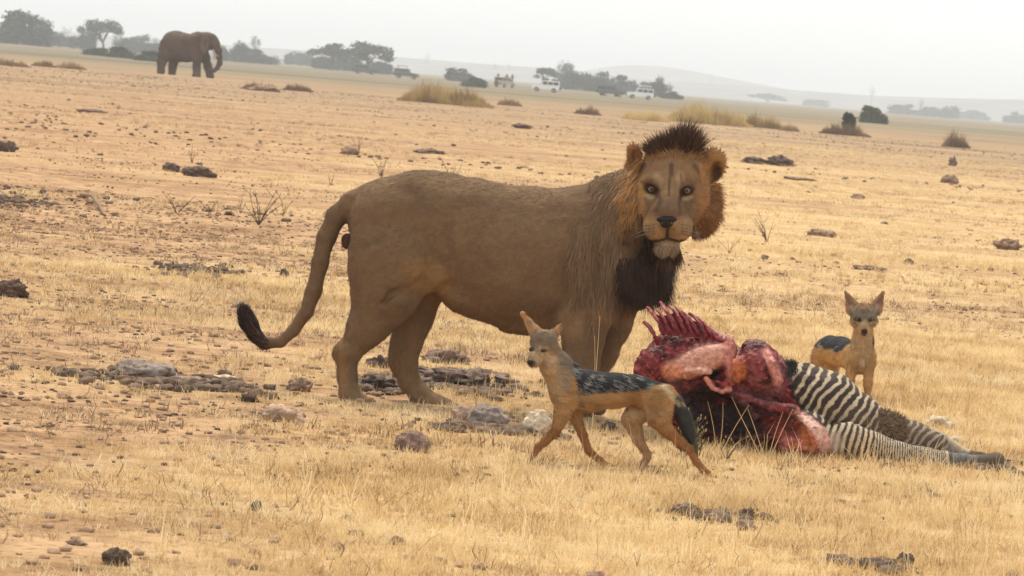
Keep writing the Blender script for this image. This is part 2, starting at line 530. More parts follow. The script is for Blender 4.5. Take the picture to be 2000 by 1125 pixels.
def make_lion():
    fr = Frame(1000, 560, 19.75, level=False)   # the animal stands on ground that falls a touch away from the viewer
    org = fr.w(np.array([[950, 792, 0]]))[0]
    root = empty('lion', org)
    tag(root, 'male lion with a scruffy dark mane standing over the carcass, head turned to the viewer', 'lion')
    S = SDF((590, 255, -170), (1435, 830, 120), 2.0)
    # trunk (x, y, depth, radius, depth radius)
    S.chain([(752, 424, 0, 74, 66), (800, 432, 0, 90, 74), (845, 441, 0, 100, 78), (900, 459, 0, 109, 84), (950, 482, 0, 120, 90), (1005, 503, 0, 132, 96),
             (1060, 508, 0, 130, 94), (1110, 500, 0, 124, 86), (1160, 482, 0, 114, 78), (1200, 465, 0, 100, 72)], k=22)
    S.ell((800, 365, -25), (26, 14, 22), k=22)      # hip bone
    S.ell((1145, 388, -22), (34, 18, 24), k=20)     # shoulder blade tops
    # neck rising to the head and chest under it
    S.chain([(1165, 448, -5, 82, 66), (1215, 420, -12, 78, 62), (1270, 385, -25, 66, 60)], k=22)
    S.chain([(1190, 480, -10, 80, 62), (1225, 520, -15, 70, 55), (1238, 560, -10, 48, 45)], k=20)
    # near hind leg
    S.chain([(770, 450, -38, 82, 42), (768, 520, -48, 84, 38), (752, 578, -48, 60, 34), (722, 634, -46, 37, 26), (688, 682, -44, 25, 19)], k=18)
    S.ell((672, 686, -44), (24, 16, 14), k=10, rot=-35)          # hock
    S.chain([(678, 690, -44, 23, 18), (679, 735, -44, 18, 16), (684, 770, -46, 19.5, 18), (704, 786, -52, 19, 22)], k=10)
    for dz in (-16, -5, 6, 16):
        S.ell((722, 787, -54 + dz), (13, 12, 6.5), k=3)
    # far hind leg
    S.chain([(800, 470, 34, 74, 42), (815, 545, 40, 56, 36), (806, 618, 44, 38, 27), (791, 678, 44, 28, 21), (785, 712, 44, 25, 19)], k=16)
    S.chain([(784, 702, 44, 26, 19), (797, 745, 42, 20, 17), (822, 778, 38, 20, 18), (855, 792, 32, 17, 21), (872, 795, 30, 14, 20)], k=10)
    for dz in (-16, -5, 6, 16):
        S.ell((882, 797, 28 + dz), (13, 10, 6.5), k=3)
    # near foreleg
    S.chain([(1160, 470, -42, 62, 30), (1152, 545, -52, 54, 32), (1146, 610, -52, 46, 30), (1138, 665, -52, 38, 26), (1133, 715, -52, 32, 23), (1134, 765, -54, 26, 22), (1148, 790, -58, 24, 25)], k=16)
    for dz in (-18, -6, 6, 18):
        S.ell((1168, 793, -58 + dz), (15, 14, 7.5), k=3)
    S.ell((1112, 622, -48), (20, 26, 16), k=14)     # elbow
    # far foreleg, slanting back
    S.chain([(1205, 500, 30, 56, 30), (1212, 575, 36, 42, 28), (1200, 635, 38, 33, 24), (1178, 690, 36, 27, 22), (1156, 745, 34, 24, 20), (1150, 785, 30, 24, 22)], k=14)
    for dz in (-16, -5, 6, 16):
        S.ell((1168, 795, 30 + dz), (14, 12, 7), k=3)
    # tail
    S.chain([(722, 388, 0, 30, 30), (690, 396, 0, 23), (657, 424, 0, 19.5), (638, 463, -2, 18), (626, 513, -4, 16), (613, 567, -6, 14.5), (597, 610, -6, 13.5), (590, 620, -6, 13)], k=8)
    S.ell((677, 471, 4), (10, 15, 10), k=7)
    S.ell((850, 545, -52), (16, 26, 10), k=18, rot=35)
    S.ell((905, 585, -5), (60, 26, 50), k=20, rot=28)
    # head turned to the viewer
    S.ell((1312, 352, -38), (68, 62, 70), k=12)
    S.ell((1308, 322, -48), (50, 34, 50), k=14)
    S.ell((1268, 404, -45), (34, 50, 48), k=14)
    S.ell((1360, 400, -45), (36, 52, 50), k=14)
    S.ell((1305, 425, -60), (52, 52, 52), k=14)
    S.seg((1305, 338, -92), (1298, 415, -142), 20, 20, (1.05, 1, 1), k=13)
    S.ell((1277, 444, -118), (25, 28, 30), k=9)
    S.ell((1322, 445, -118), (27, 28, 30), k=9)
    S.ell((1297, 416, -124), (32, 22, 26), k=14)
    S.ell((1298, 478, -104), (24, 15, 26), k=9)
    S.seg((1118, 425, -101), (1098, 590, -98), 13, 12, k=15, cut=True)
    S.seg((872, 400, -98), (858, 520, -92), 11, 13, k=18, cut=True)
    S.seg((752, 590, -82), (800, 545, -92), 6, 9, k=14, cut=True)
    S.seg((1160, 470, -96), (1172, 560, -92), 8, 6, k=14, cut=True)
    S.ell((1140, 505, -84), (22, 50, 14), k=16)
    S.ell((785, 505, -84), (44, 52, 14), k=18)
    S.ell((1052, 640, 0), (70, 12, 40), k=24, cut=False)
    S.ell((1296, 436, -150), (20, 13, 12), k=5)
    S.ell((1268, 352, -90), (19, 9, 10), k=11, rot=-8)
    S.ell((1338, 354, -90), (19, 9, 10), k=11, rot=8)
    S.ell((1270, 373, -112), (14, 11, 14), k=6, cut=True)
    S.ell((1336, 376, -112), (14, 11, 14), k=6, cut=True)
    S.seg((1298, 452, -164), (1298, 470, -154), 2.5, 2.5, k=3, cut=True)
    S.seg((1264, 471, -140), (1298, 468, -158), 2.5, 2.5, k=3, cut=True)
    S.seg((1298, 468, -158), (1334, 472, -140), 2.5, 2.5, k=3, cut=True)
    # ears
    S.ell((1387, 325, -30), (27, 34, 15), k=8, rot=24, yaw=-18)
    S.ell((1395, 336, -48), (15, 21, 15), k=4, rot=12, yaw=-18, cut=True)
    S.ell((1239, 304, -14), (14, 22, 12), k=8, rot=-12)
    S.ell((1241, 307, -26), (8, 14, 10), k=4, rot=-12, cut=True)
    S.rough(2.0, 24.0, 5); S.rough(6.0, 75.0, 6, lambda p: sstep(690, 730, p[:, 0]) * sstep(1200, 1160, p[:, 0]) * sstep(640, 590, p[:, 1]))
    gx, gy, gz = S.ax[0][:, None, None], S.ax[1][None, :, None], S.ax[2][None, None, :]
    rw = np.exp(-((gx - 1010) / 75.0) ** 2) * np.exp(-((gy - 490) / 70.0) ** 2) * (gz < -40)
    S.F += (0.9 * np.sin((gx - 0.25 * (gy - 450)) / 4.6) * rw).astype(np.float32)
    V, Q = S.mesh(); V = relax(V, Q, 2, 0.45); N = vnormals(V, Q)
    x, y, d = V.T
    head = emask(V, 1308, 388, 96, 120, 0.15) * (d < 10)
    front = sstep(0, -60, d)
    # coat: dusty grey brown, under-belly shade painted in, paler inner legs, ochre flank
    C = np.tile(np.array([0.182, 0.110, 0.058]), (len(V), 1))
    nz = fbm(V / 42.0, 4, 3)[:, None]; C = C * (1 + 0.16 * nz)
    C = mixc(C, 0.55 * sstep(360, 330, y - (x - 900) * 0.0) * (x < 1230), (0.15, 0.09, 0.05))
    C = mixc(C, 0.5 * emask(V, 840, 545, 50, 34, 0.6, 35), (0.32, 0.175, 0.06))
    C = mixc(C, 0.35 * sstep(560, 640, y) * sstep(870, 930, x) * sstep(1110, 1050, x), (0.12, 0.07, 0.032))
    C = mixc(C, 0.55 * emask(V, 1205, 605, 55, 26, 0.6), (0.40, 0.21, 0.075))
    C = mixc(C, 0.5 * sstep(690, 790, y), (0.30, 0.19, 0.095))
    C = mixc(C, 0.4 * emask(V, 655, 720, 24, 60, 0.6), (0.40, 0.21, 0.08))
    C = mixc(C, 0.5 * emask(V, 1115, 620, 30, 40, 0.6), (0.32, 0.2, 0.10))
    C = mixc(C, 0.5 * emask(V, 655, 450, 26, 50, 0.5) * (x > 640), (0.13, 0.08, 0.045))
    C = mixc(C, 0.5 * (x < 665) * (d > -60), (0.14, 0.088, 0.048))
    C = mixc(C, 0.8 * emask(V, 672, 473, 13, 17, 0.5), (0.10, 0.045, 0.025))
    for (sx, sy, sr, ss, sa) in ((735, 470, 22, 7, -30), (790, 600, 14, 6, 20), (805, 372, 24, 10, 10), (760, 640, 18, 6, -40), (735, 500, 10, 5, 0), (880, 470, 40, 9, 70), (1120, 480, 50, 9, 85), (700, 560, 60, 7, 85), (820, 380, 30, 12, 60), (1050, 590, 60, 16, 5), (960, 400, 60, 8, 8), (1150, 640, 12, 30, 0), (830, 640, 12, 34, 0), (690, 730, 8, 30, 0)):  # coat stains, plus crease shade painted along shoulder and flank
        C = mixc(C, 0.45 * emask(V, sx, sy, sr, ss, 0.7, sa), (0.13, 0.08, 0.045))
    C = mixc(C, 0.35 * emask(V, 1000, 440, 90, 30, 0.8, 5), (0.23, 0.14, 0.075))
    # face
    hm = head
    C = mixc(C, hm, (0.235, 0.140, 0.072))
    C = mixc(C, hm * 0.8 * emask(V, 1310, 300, 70, 22, 0.6), (0.25, 0.145, 0.066))
    C = mixc(C, hm * 0.75 * emask(V, 1246, 420, 18, 70, 0.5), (0.42, 0.22, 0.075))
    C = mixc(C, hm * 0.8 * emask(V, 1385, 410, 26, 70, 0.5), (0.32, 0.14, 0.045))
    C = mixc(C, hm * 0.8 * emask(V, 1298, 412, 24, 22, 0.5), (0.13, 0.082, 0.052)); C = mixc(C, hm * 0.5 * front * np.maximum(emask(V, 1270, 358, 18, 7, 0.6, 14), emask(V, 1337, 360, 18, 7, 0.6, -14)), (0.15, 0.09, 0.05)); C = mixc(C, hm * 0.45 * sstep(-0.1, 0.4, fbm(V / np.array([9.0, 22.0, 20.0]), 3, 8)), (0.18, 0.105, 0.055))  # dark nose bridge, shade under the brows painted in, random streaks
    C = mixc(C, hm * front * 0.85 * np.maximum(emask(V, 1275, 450, 26, 22, 0.3), emask(V, 1323, 451, 28, 22, 0.3)), (0.30, 0.185, 0.092)); C = mixc(C, front * 0.6 * np.maximum(emask(V, 1273, 466, 17, 7, 0.5), emask(V, 1326, 468, 19, 7, 0.5)), (0.42, 0.27, 0.14))
    for i in range(4):       # whisker rows
        for j in range(4):
            for cx_, sg in ((1268, -1), (1330, 1)):
                C = mixc(C, front * 0.65 * emask(V, cx_ + sg * (j * 5 - 4), 441 + i * 6 + j * 0.8, 2.0, 1.8, 0.5), (0.10, 0.05, 0.03))
    C = mixc(C, front * 0.9 * emask(V, 1300, 486, 28, 10, 0.5), (0.36, 0.26, 0.16))
    C = mixc(C, front * 0.55 * np.maximum(emask(V, 1266, 386, 9, 5, 0.5, 15), emask(V, 1338, 389, 10, 5, 0.5, -12)), (0.60, 0.46, 0.30))
    C = mixc(C, front * 0.5 * np.maximum(emask(V, 1281, 352, 8, 14, 0.6), emask(V, 1323, 352, 8, 14, 0.6)), (0.46, 0.32, 0.19))
    C = mixc(C, front * 0.92 * np.maximum(emask(V, 1269, 372, 16, 10, 0.3, 20), emask(V, 1337, 375, 16, 10, 0.3, -20)), (0.03, 0.017, 0.012))
    C = mixc(C, front * 0.6 * np.maximum(lmask(V, [(1279, 378), (1285, 395), (1276, 414)], 4.2), lmask(V, [(1326, 380), (1320, 398), (1323, 420)], 4.2)), (0.07, 0.038, 0.022)); C = mixc(C, front * 0.5 * np.maximum(emask(V, 1262, 410, 9, 20, 0.6), emask(V, 1338, 408, 10, 18, 0.6)), (0.14, 0.085, 0.05))
    C = mixc(C, front * 0.75 * np.maximum(lmask(V, [(1307, 326), (1306, 345)], 4.5), lmask(V, [(1303, 350), (1300, 385)], 2.5)), (0.08, 0.04, 0.025))
    C = mixc(C, front * 0.7 * np.maximum(lmask(V, [(1256, 325), (1238, 358), (1228, 385)], 4.5), lmask(V, [(1352, 328), (1378, 362)], 4.5)), (0.09, 0.045, 0.025))
    C = mixc(C, front * 0.6 * lmask(V, [(1325, 345), (1327, 362)], 3), (0.17, 0.07, 0.03))
    C = mixc(C, front * 0.9 * np.maximum(lmask(V, [(1298, 446), (1298, 467)], 2.8), lmask(V, [(1268, 473), (1283, 471), (1298, 467), (1318, 472), (1338, 471)], 2.6)), (0.035, 0.018, 0.014))
    for (sx, sy) in ((1262, 402), (1258, 392), (1335, 402), (1340, 412), (1345, 396), (1330, 418), (1265, 415)):
        C = mixc(C, front * 0.5 * emask(V, sx, sy, 3, 7, 0.6), (0.15, 0.085, 0.05))
    # ears
    C = mixc(C, 0.85 * emask(V, 1386, 326, 36, 38, 0.2) * (x > 1362), (0.36, 0.175, 0.06))
    C = mixc(C, 0.9 * emask(V, 1397, 339, 12, 20, 0.5, 10) * (d < -18), (0.045, 0.02, 0.012))
    C = mixc(C, 0.8 * emask(V, 1236, 306, 20, 28, 0.2), (0.30, 0.14, 0.05))
    # under the mane
    C = mixc(C, 0.9 * emask(V, 1250, 545, 52, 75, 0.3), (0.03, 0.018, 0.012))
    C = mixc(C, 0.5 * emask(V, 1215, 430, 30, 90, 0.5) * (d < 0), (0.25, 0.15, 0.08))
    mesh_np('body', fr.w(V), Q, M_FUR, root, C, origin=org)
    # short coat lying along the body
    fl = np.tile(np.array([-0.9, 0.45, 0.0]), (len(V), 1))
    leg = sstep(560, 640, y)[:, None]; fl = fl * (1 - leg) + np.array([0.1, 1, 0]) * leg
    hx = np.stack([(x - 1300) / 60, (y - 415) / 60, np.zeros(len(V))], 1)
    fl = fl * (1 - head[:, None]) + hx * head[:, None]
    tl = (x < 660)[:, None]; fl = np.where(tl, np.array([-0.2, 1, 0]), fl)
    fl = fl - N * (fl * N).sum(1)[:, None]
    face = (emask(V, 1303, 410, 62, 90, 0.2) > 0.3) & (d < -60)
    eyes = (emask(V, 1269, 372, 13, 9, 0.1) + emask(V, 1337, 375, 13, 9, 0.1) + emask(V, 1297, 436, 24, 14, 0.1)) * (d < -80) > 0.1
    keep = np.nonzero(~eyes)[0]
    idx = rng.choice(keep, 95000)
    L = np.where(face[idx], 4.5, 7.0) * rng.uniform(0.6, 1.3, len(idx))
    L = np.where(y[idx] > 700, L * 1.2, L)
    W = np.where(face[idx], 1.2, 1.6)
    cc = C[idx] * (rng.uniform(0.86, 1.14, (len(idx), 1)) + 0.22 * fbm(V[idx] / np.array([26.0, 12.0, 20.0]), 3, 33)[:, None])
    hair('coat_hair', fr, V[idx] + rng.normal(0, 0.7, (len(idx), 3)), N[idx], unit(fl[idx]) + rng.normal(0, 0.12, (len(idx), 3)), L, W, cc, M_HAIR, root, lift=0.12, origin=org)['kind'] = 'stuff'

    def tuftset(name, mask, n, dirf, L0, L1, w, c0, c1, seg=4, droop=0.12, lift=0.3, wob=0.12, lenf=None, blend=False):
        cand = np.nonzero(mask)[0]
        if len(cand) == 0: return
        i = rng.choice(cand, n)
        r = V[i] + rng.normal(0, 2.0, (n, 3)) - N[i] * 1.0
        dr = unit(dirf(V[i])) + rng.normal(0, 0.17, (n, 3))
        clump = fbm(V[i] / 14.0, 2, 77)
        t = np.clip(rng.uniform(0, 1, n) * 0.6 + 0.4 * (clump + 0.5), 0, 1)[:, None]
        col = np.array(c0) * (1 - t) + np.array(c1) * t
        if blend:
            bl = sstep(1130, 1205, V[i, 0] + 16 * clump)[:, None] * 0.65 + 0.1; col = col * bl + C[i] * 1.05 * (1 - bl)
        ll = rng.uniform(L0, L1, n) * (1 + 0.6 * clump)
        if lenf is not None: ll = ll * lenf(V[i])
        hair(name, fr, r, N[i], dr, ll, w, col * 0.85, M_HAIR, root, seg=seg, droop=droop, lift=lift, tipcol=col * 1.15, origin=org, wob=wob)['kind'] = 'stuff'

    cst = lambda *v: (lambda p: np.tile(np.array(v, float), (len(p), 1)))
    tuftset('mane_crest', (y < 308) & (x > 1266) & (x < 1360) & (d < 40) & (d > -88) & (N[:, 1] < -0.1), 3600,
            lambda p: np.stack([(p[:, 0] - 1318) / 62 + rng.normal(0, 0.12, len(p)), -np.ones(len(p)) + 0.12 * (p[:, 0] < 1295), (p[:, 2] + 30) / 120], 1), 20, 50, 2.0, (0.022, 0.012, 0.009), (0.12, 0.062, 0.036), droop=0.0, lift=0.2, lenf=lambda p: 0.62 + 0.62 * np.exp(-((p[:, 0] - 1334) / 26) ** 2))
    tuftset('mane_crest', (y < 316) & (x > 1246) & (x < 1376) & (d < -45) & (N[:, 1] < 0.2), 1500,
            lambda p: np.stack([(p[:, 0] - 1312) / 50, -0.8 * np.ones(len(p)), -0.1 * np.ones(len(p))], 1), 6, 15, 1.7, (0.22, 0.11, 0.045), (0.36, 0.20, 0.09), droop=0.02, lift=0.15)
    tuftset('cheek_mane', (x > 1382 - np.maximum(0, y - 395) * 0.55) & (x < 1402) & (y > 362) & (y < 458) & (d < 30), 3400,
            lambda p: np.stack([0.75 * np.ones(len(p)), (p[:, 1] - 375) / 70, 0.25 * np.ones(len(p))], 1), 12, 27, 2.2, (0.09, 0.035, 0.015), (0.36, 0.16, 0.05), droop=0.10, lift=0.2)
    tuftset('cheek_mane', (x > 1347) & (x < 1385) & (y > 440) & (y < 482) & (d < 20), 1000,
            lambda p: np.stack([0.5 * np.ones(len(p)), 0.9 * np.ones(len(p)), 0.1 * np.ones(len(p))], 1), 10, 24, 2.0, (0.10, 0.045, 0.02), (0.30, 0.15, 0.06), droop=0.15, lift=0.2)
    tuftset('cheek_mane', (x > 1212) & (x < 1243 + np.maximum(0, 340 - y) * 0.6) & (y > 310) & (y < 450) & (d < -5), 4200,
            lambda p: np.stack([-0.55 * np.ones(len(p)), 0.95 * np.ones(len(p)), -0.05 * np.ones(len(p))], 1), 18, 34, 2.2, (0.20, 0.088, 0.030), (0.46, 0.23, 0.075), droop=0.12, lift=0.18)
    tuftset('neck_mane', (x > 1150) & (x < 1236) & (y > 330) & (y < 470) & (N[:, 2] < 0.6), 8000,
            lambda p: np.stack([-0.35 * np.ones(len(p)), 1.0 * np.ones(len(p)), -0.05 * np.ones(len(p))], 1), 16, 34, 2.0, (0.13, 0.080, 0.045), (0.235, 0.146, 0.081), droop=0.1, lift=0.1, blend=True)
    tuftset('neck_mane', (x + 14 * fbm(V / 12.0, 2, 19) > 1118) & (x < 1215) & (y > 430) & (y + 50 * fbm(V / 14.0, 2, 18) < 590) & (d < -10), 4200,
            lambda p: np.stack([-0.2 * np.ones(len(p)), 1.0 * np.ones(len(p)), 0 * np.ones(len(p))], 1), 20, 40, 2.0, (0.18, 0.112, 0.064), (0.245, 0.155, 0.088), droop=0.1, lift=0.05, blend=True)
    tuftset('cheek_mane', (x > 1214) & (x < 1250) & (y > 420) & (y < 462) & (d < -5), 1000,  # darker strands stand in for the shadow at the neck
            lambda p: np.stack([-0.1 * np.ones(len(p)), 1.0 * np.ones(len(p)), -0.05 * np.ones(len(p))], 1), 20, 40, 2.2, (0.045, 0.022, 0.012), (0.22, 0.11, 0.045), droop=0.12, lift=0.15)
    tuftset('chest_mane', (x + 16 * fbm(V / 12.0, 2, 22) > 1208) & (x < 1300) & (y + 50 * fbm(V / 12.0, 2, 23) > 466) & (y < 560) & (d < 55) & ~((y < 505) & (d < -72)), 11000,
            lambda p: np.stack([0.12 * np.ones(len(p)) + (p[:, 0] - 1262) / 400, np.ones(len(p)), -0.15 * np.ones(len(p))], 1), 30, 58, 2.4, (0.010, 0.005, 0.004), (0.065, 0.030, 0.016), droop=0.2, lift=0.3)
    tuftset('chest_mane', (x > 1245) & (x < 1318) & (y > 462) & (y < 505) & (d < -10) & (d > -95), 3200,
            lambda p: np.stack([0.12 * np.ones(len(p)), np.ones(len(p)), 0.15 * np.ones(len(p))], 1), 26, 58, 2.1, (0.03, 0.017, 0.011), (0.16, 0.09, 0.045), droop=0.2, lift=0.1)
    tuftset('beard', (x > 1272) & (x < 1328) & (y > 482) & (y < 505) & (d < -90), 1100,
            lambda p: np.stack([(p[:, 0] - 1300) / 90, np.ones(len(p)), -0.1 * np.ones(len(p))], 1), 6, 15, 1.6, (0.16, 0.10, 0.06), (0.48, 0.36, 0.24), droop=0.1, lift=0.1, blend=True)
    tuftset('ear_fringe', (x > 1362) & (x < 1420) & (y > 292) & (y < 362) & (np.abs(N[:, 2]) < 0.55), 1100,
            lambda p: np.stack([(p[:, 0] - 1386) / 30, (p[:, 1] - 330) / 30, 0 * p[:, 0]], 1), 3, 8, 1.6, (0.20, 0.09, 0.03), (0.40, 0.21, 0.08), seg=2, droop=0.0)
    tuftset('ear_fringe', (x > 1216) & (x < 1256) & (y > 278) & (y < 325), 700,
            lambda p: np.stack([(p[:, 0] - 1245) / 30, -np.ones(len(p)), 0 * p[:, 0]], 1), 3, 8, 1.6, (0.20, 0.085, 0.03), (0.40, 0.2, 0.08), seg=2, droop=0.0)
    # lower tail and dark tuft
    T = SDF((455, 590, -30), (610, 700, 20), 1.5)
    T.chain([(596, 611, -6, 13.5), (574, 645, -6, 11.5), (548, 668, -6, 10.5), (520, 672, -6, 10), (501, 657, -6, 13), (488, 634, -6, 17), (481, 618, -6, 13)], k=5)
    TV, TQ = T.mesh(); TN = vnormals(TV, TQ)
    TC = np.tile(np.array([0.155, 0.096, 0.052]), (len(TV), 1)) * (1 + 0.15 * fbm(TV / 20, 3, 4)[:, None])
    TC = mixc(TC, sstep(545, 505, TV[:, 0]), (0.022, 0.015, 0.013))
    mesh_np('tail', fr.w(TV), TQ, M_FUR, root, TC, origin=org)
    i = rng.choice(np.nonzero(TV[:, 0] < 525)[0], 3000)
    t = np.clip((525 - TV[i, 0]) / 45, 0, 1)[:, None]
    dr = unit(np.array([-0.9, -0.15, 0]) * (1 - t) + np.array([-0.35, -1.0, 0]) * t)
    c = np.where(rng.uniform(0, 1, (3000, 1)) < 0.2, np.array([[0.12, 0.05, 0.025]]), np.array([[0.022, 0.016, 0.015]]))
    hair('tail_tuft', fr, TV[i], TN[i], dr + rng.normal(0, .12, (3000, 3)), rng.uniform(10, 20, 3000), 2.2, c, M_HAIR, root, seg=3, lift=0.22, origin=org, wob=0.06)['kind'] = 'stuff'
    # eyes, nose, whiskers
    def eyec(cx, cy):
        def f(V_):
            r = np.hypot(V_[:, 0] - cx, V_[:, 1] - cy)
            c = np.tile(np.array([0.50, 0.30, 0.10]), (len(V_), 1))
            c = mixc(c, 1 - sstep(2.0, 3.4, r), (0.004, 0.003, 0.003))
            c = mixc(c, sstep(7.0, 8.0, r), (0.03, 0.02, 0.015))
            return c * (V_[:, 2] < -90)[:, None] + 0.02 * (V_[:, 2] >= -90)[:, None]
        return f
    def surf(px, py):
        k = np.nonzero((np.hypot(x - px, y - py) < 5) & (d < -50))[0]
        return d[k].min() if len(k) else -100
    for (ex, ey) in ((1268.5, 371.5), (1337, 374.5)):
        zs = surf(ex, ey)
        ball('eye', fr, (ex, ey, zs + 4.2), 8.3, M_EYE, root, org, cols=lambda V_, a=ex, b=ey, z0=zs: (lambda r: mixc(mixc(np.tile(np.array([0.19, 0.115, 0.05]), (len(V_), 1)), 1 - sstep(1.8, 3.0, r), (0.004, 0.003, 0.003)), sstep(5.4, 6.6, r), (0.025, 0.016, 0.012)))(np.hypot(V_[:, 0] - a, V_[:, 1] - b)), nu=20, nv=14)
        # upper lid
        LV = []; 
        for u in np.linspace(0, 1, 9):
            for v in np.linspace(0, 1, 3):
                xx = ex + (u - 0.5) * 26; arc = math.sin(math.pi * u)
                LV.append((xx, ey - 0.2 - arc * 2.9 - v * 5.0, zs + 2.5 - arc * 6.0 + v * 2.5))
        LQ = [[a * 3 + b, a * 3 + b + 1, a * 3 + b + 4, a * 3 + b + 3] for a in range(8) for b in range(2)]
        mesh_np('eyelid', fr.w(np.array(LV)), np.array(LQ), M_NOSE, root, origin=org)
    NS = SDF((1268, 418, -180), (1326, 458, -120), 1.2)
    zt = d[(np.hypot(x - 1296, y - 436) < 6)].min()
    NS.ell((1296, 431, zt + 5), (20, 7, 10), k=4)
    NS.ell((1296, 438, zt + 5), (13, 10, 9), k=4)
    NS.ell((1286, 438, zt - 3), (4, 2.8, 5), k=1.5, rot=-25, cut=True)
    NS.ell((1306, 438, zt - 3), (4, 2.8, 5), k=1.5, rot=25, cut=True)
    NV, NQ = NS.mesh(); mesh_np('nose', fr.w(NV), NQ, M_NOSE, root, origin=org)
    n = 10
    sg = np.where(np.arange(n) % 2, 1, -1)
    wr = np.stack([1298 + sg * rng.uniform(22, 40, n), rng.uniform(442, 462, n), np.full(n, -140.0)], 1)
    wd = np.stack([sg * 1.0, rng.uniform(-0.1, 0.45, n), np.full(n, -0.2)], 1)
    hair('whiskers', fr, wr, np.tile([0, 0, -1.0], (n, 1)), wd, rng.uniform(30, 50, n), 0.45, np.full((n, 3), 0.35), M_HAIR, root, seg=4, droop=0.08, lift=0, origin=org)['kind'] = 'stuff'
    return root

LION = make_lion()
# ------------------------------------------------------------------ air
bm_v = np.array([(x, y, z) for x in (-3200, 3200) for y in (-60, 7200) for z in (-3, 46)], float)
bm_f = np.array([(0, 1, 3, 2), (4, 6, 7, 5), (0, 4, 5, 1), (2, 3, 7, 6), (0, 2, 6, 4), (1, 5, 7, 3)])
M_AIR = bpy.data.materials.new('air'); M_AIR.use_nodes = True
_t = M_AIR.node_tree
for n in list(_t.nodes): _t.nodes.remove(n)
_o = _t.nodes.new('ShaderNodeOutputMaterial'); _v = _t.nodes.new('ShaderNodeVolumePrincipled')
_v.inputs['Color'].default_value = (0.85, 0.92, 1.0, 1); _v.inputs['Density'].default_value = 0.00034
_v.inputs['Anisotropy'].default_value = 0.1
_t.links.new(_v.outputs[0], _o.inputs['Volume'])
tag(mesh_np('haze', bm_v, bm_f, M_AIR, smooth=False), kind='stuff')

# ------------------------------------------------------------------ far trees
def mat_leaf(name, a, b):
    m, nt, bs = mat_new(name)
    oi = nt.nodes.new('ShaderNodeNewGeometry'); z = nt.nodes.new('ShaderNodeTexNoise'); z.inputs['Scale'].default_value = 0.9
    cr = nt.nodes.new('ShaderNodeValToRGB'); cr.color_ramp.elements[0].position = 0.35; cr.color_ramp.elements[1].position = 0.65
    cr.color_ramp.elements[0].color = (*a, 1); cr.color_ramp.elements[1].color = (*b, 1)
    nt.links.new(oi.outputs['Position'], z.inputs['Vector']); nt.links.new(z.outputs['Fac'], cr.inputs[0]); nt.links.new(cr.outputs[0], bs.inputs['Base Color'])
    bs.inputs['Roughness'].default_value = 0.9; bs.inputs['Specular IOR Level'].default_value = 0.1
    return m
M_LEAF = mat_leaf('acacia_leaf', (0.030, 0.036, 0.022), (0.075, 0.080, 0.045))
M_LEAFG = mat_leaf('green_leaf', (0.035, 0.05, 0.02), (0.085, 0.105, 0.042))
M_BARK = mat_flat('bark', (0.09, 0.07, 0.055), 0.95, 0.1)

def tubes(paths, n=6):
    """paths: list of lists of (x, y, z, r)"""
    V, F = [], []
    for pts in paths:
        pts = np.array(pts, float); b = len(V)
        for k, p in enumerate(pts):
            t = unit(pts[min(k + 1, len(pts) - 1)][:3] - pts[max(k - 1, 0)][:3])
            u = unit(np.cross(t, [0.31, 0.95, 0.1])); w = np.cross(t, u)
            for i in range(n):
                a = 2 * math.pi * i / n
                V.append(p[:3] + (u * math.cos(a) + w * math.sin(a)) * p[3])
        for k in range(len(pts) - 1):
            for i in range(n):
                F.append((b + k * n + i, b + k * n + (i + 1) % n, b + (k + 1) * n + (i + 1) % n, b + (k + 1) * n + i))
    return np.array(V), np.array(F)

def leaves(c, r, n, size):
    """leaf faces through an ellipsoid, denser at its skin"""
    d = unit(rng.normal(0, 1, (n, 3))); rad = rng.uniform(0.25, 1, (n, 1)) ** 0.5
    p = c + d * rad * r * (1 + 0.2 * rng.normal(0, 1, (n, 1)))
    a = unit(rng.normal(0, 1, (n, 3)) * [1, 1, 0.6]); b = unit(np.cross(a, rng.normal(0, 1, (n, 3))))
    s = size * rng.uniform(0.5, 1.3, (n, 1))
    return np.stack([p - a * s, p + b * s * 0.6, p + a * s, p - b * s * 0.6], 1).reshape(-1, 3)

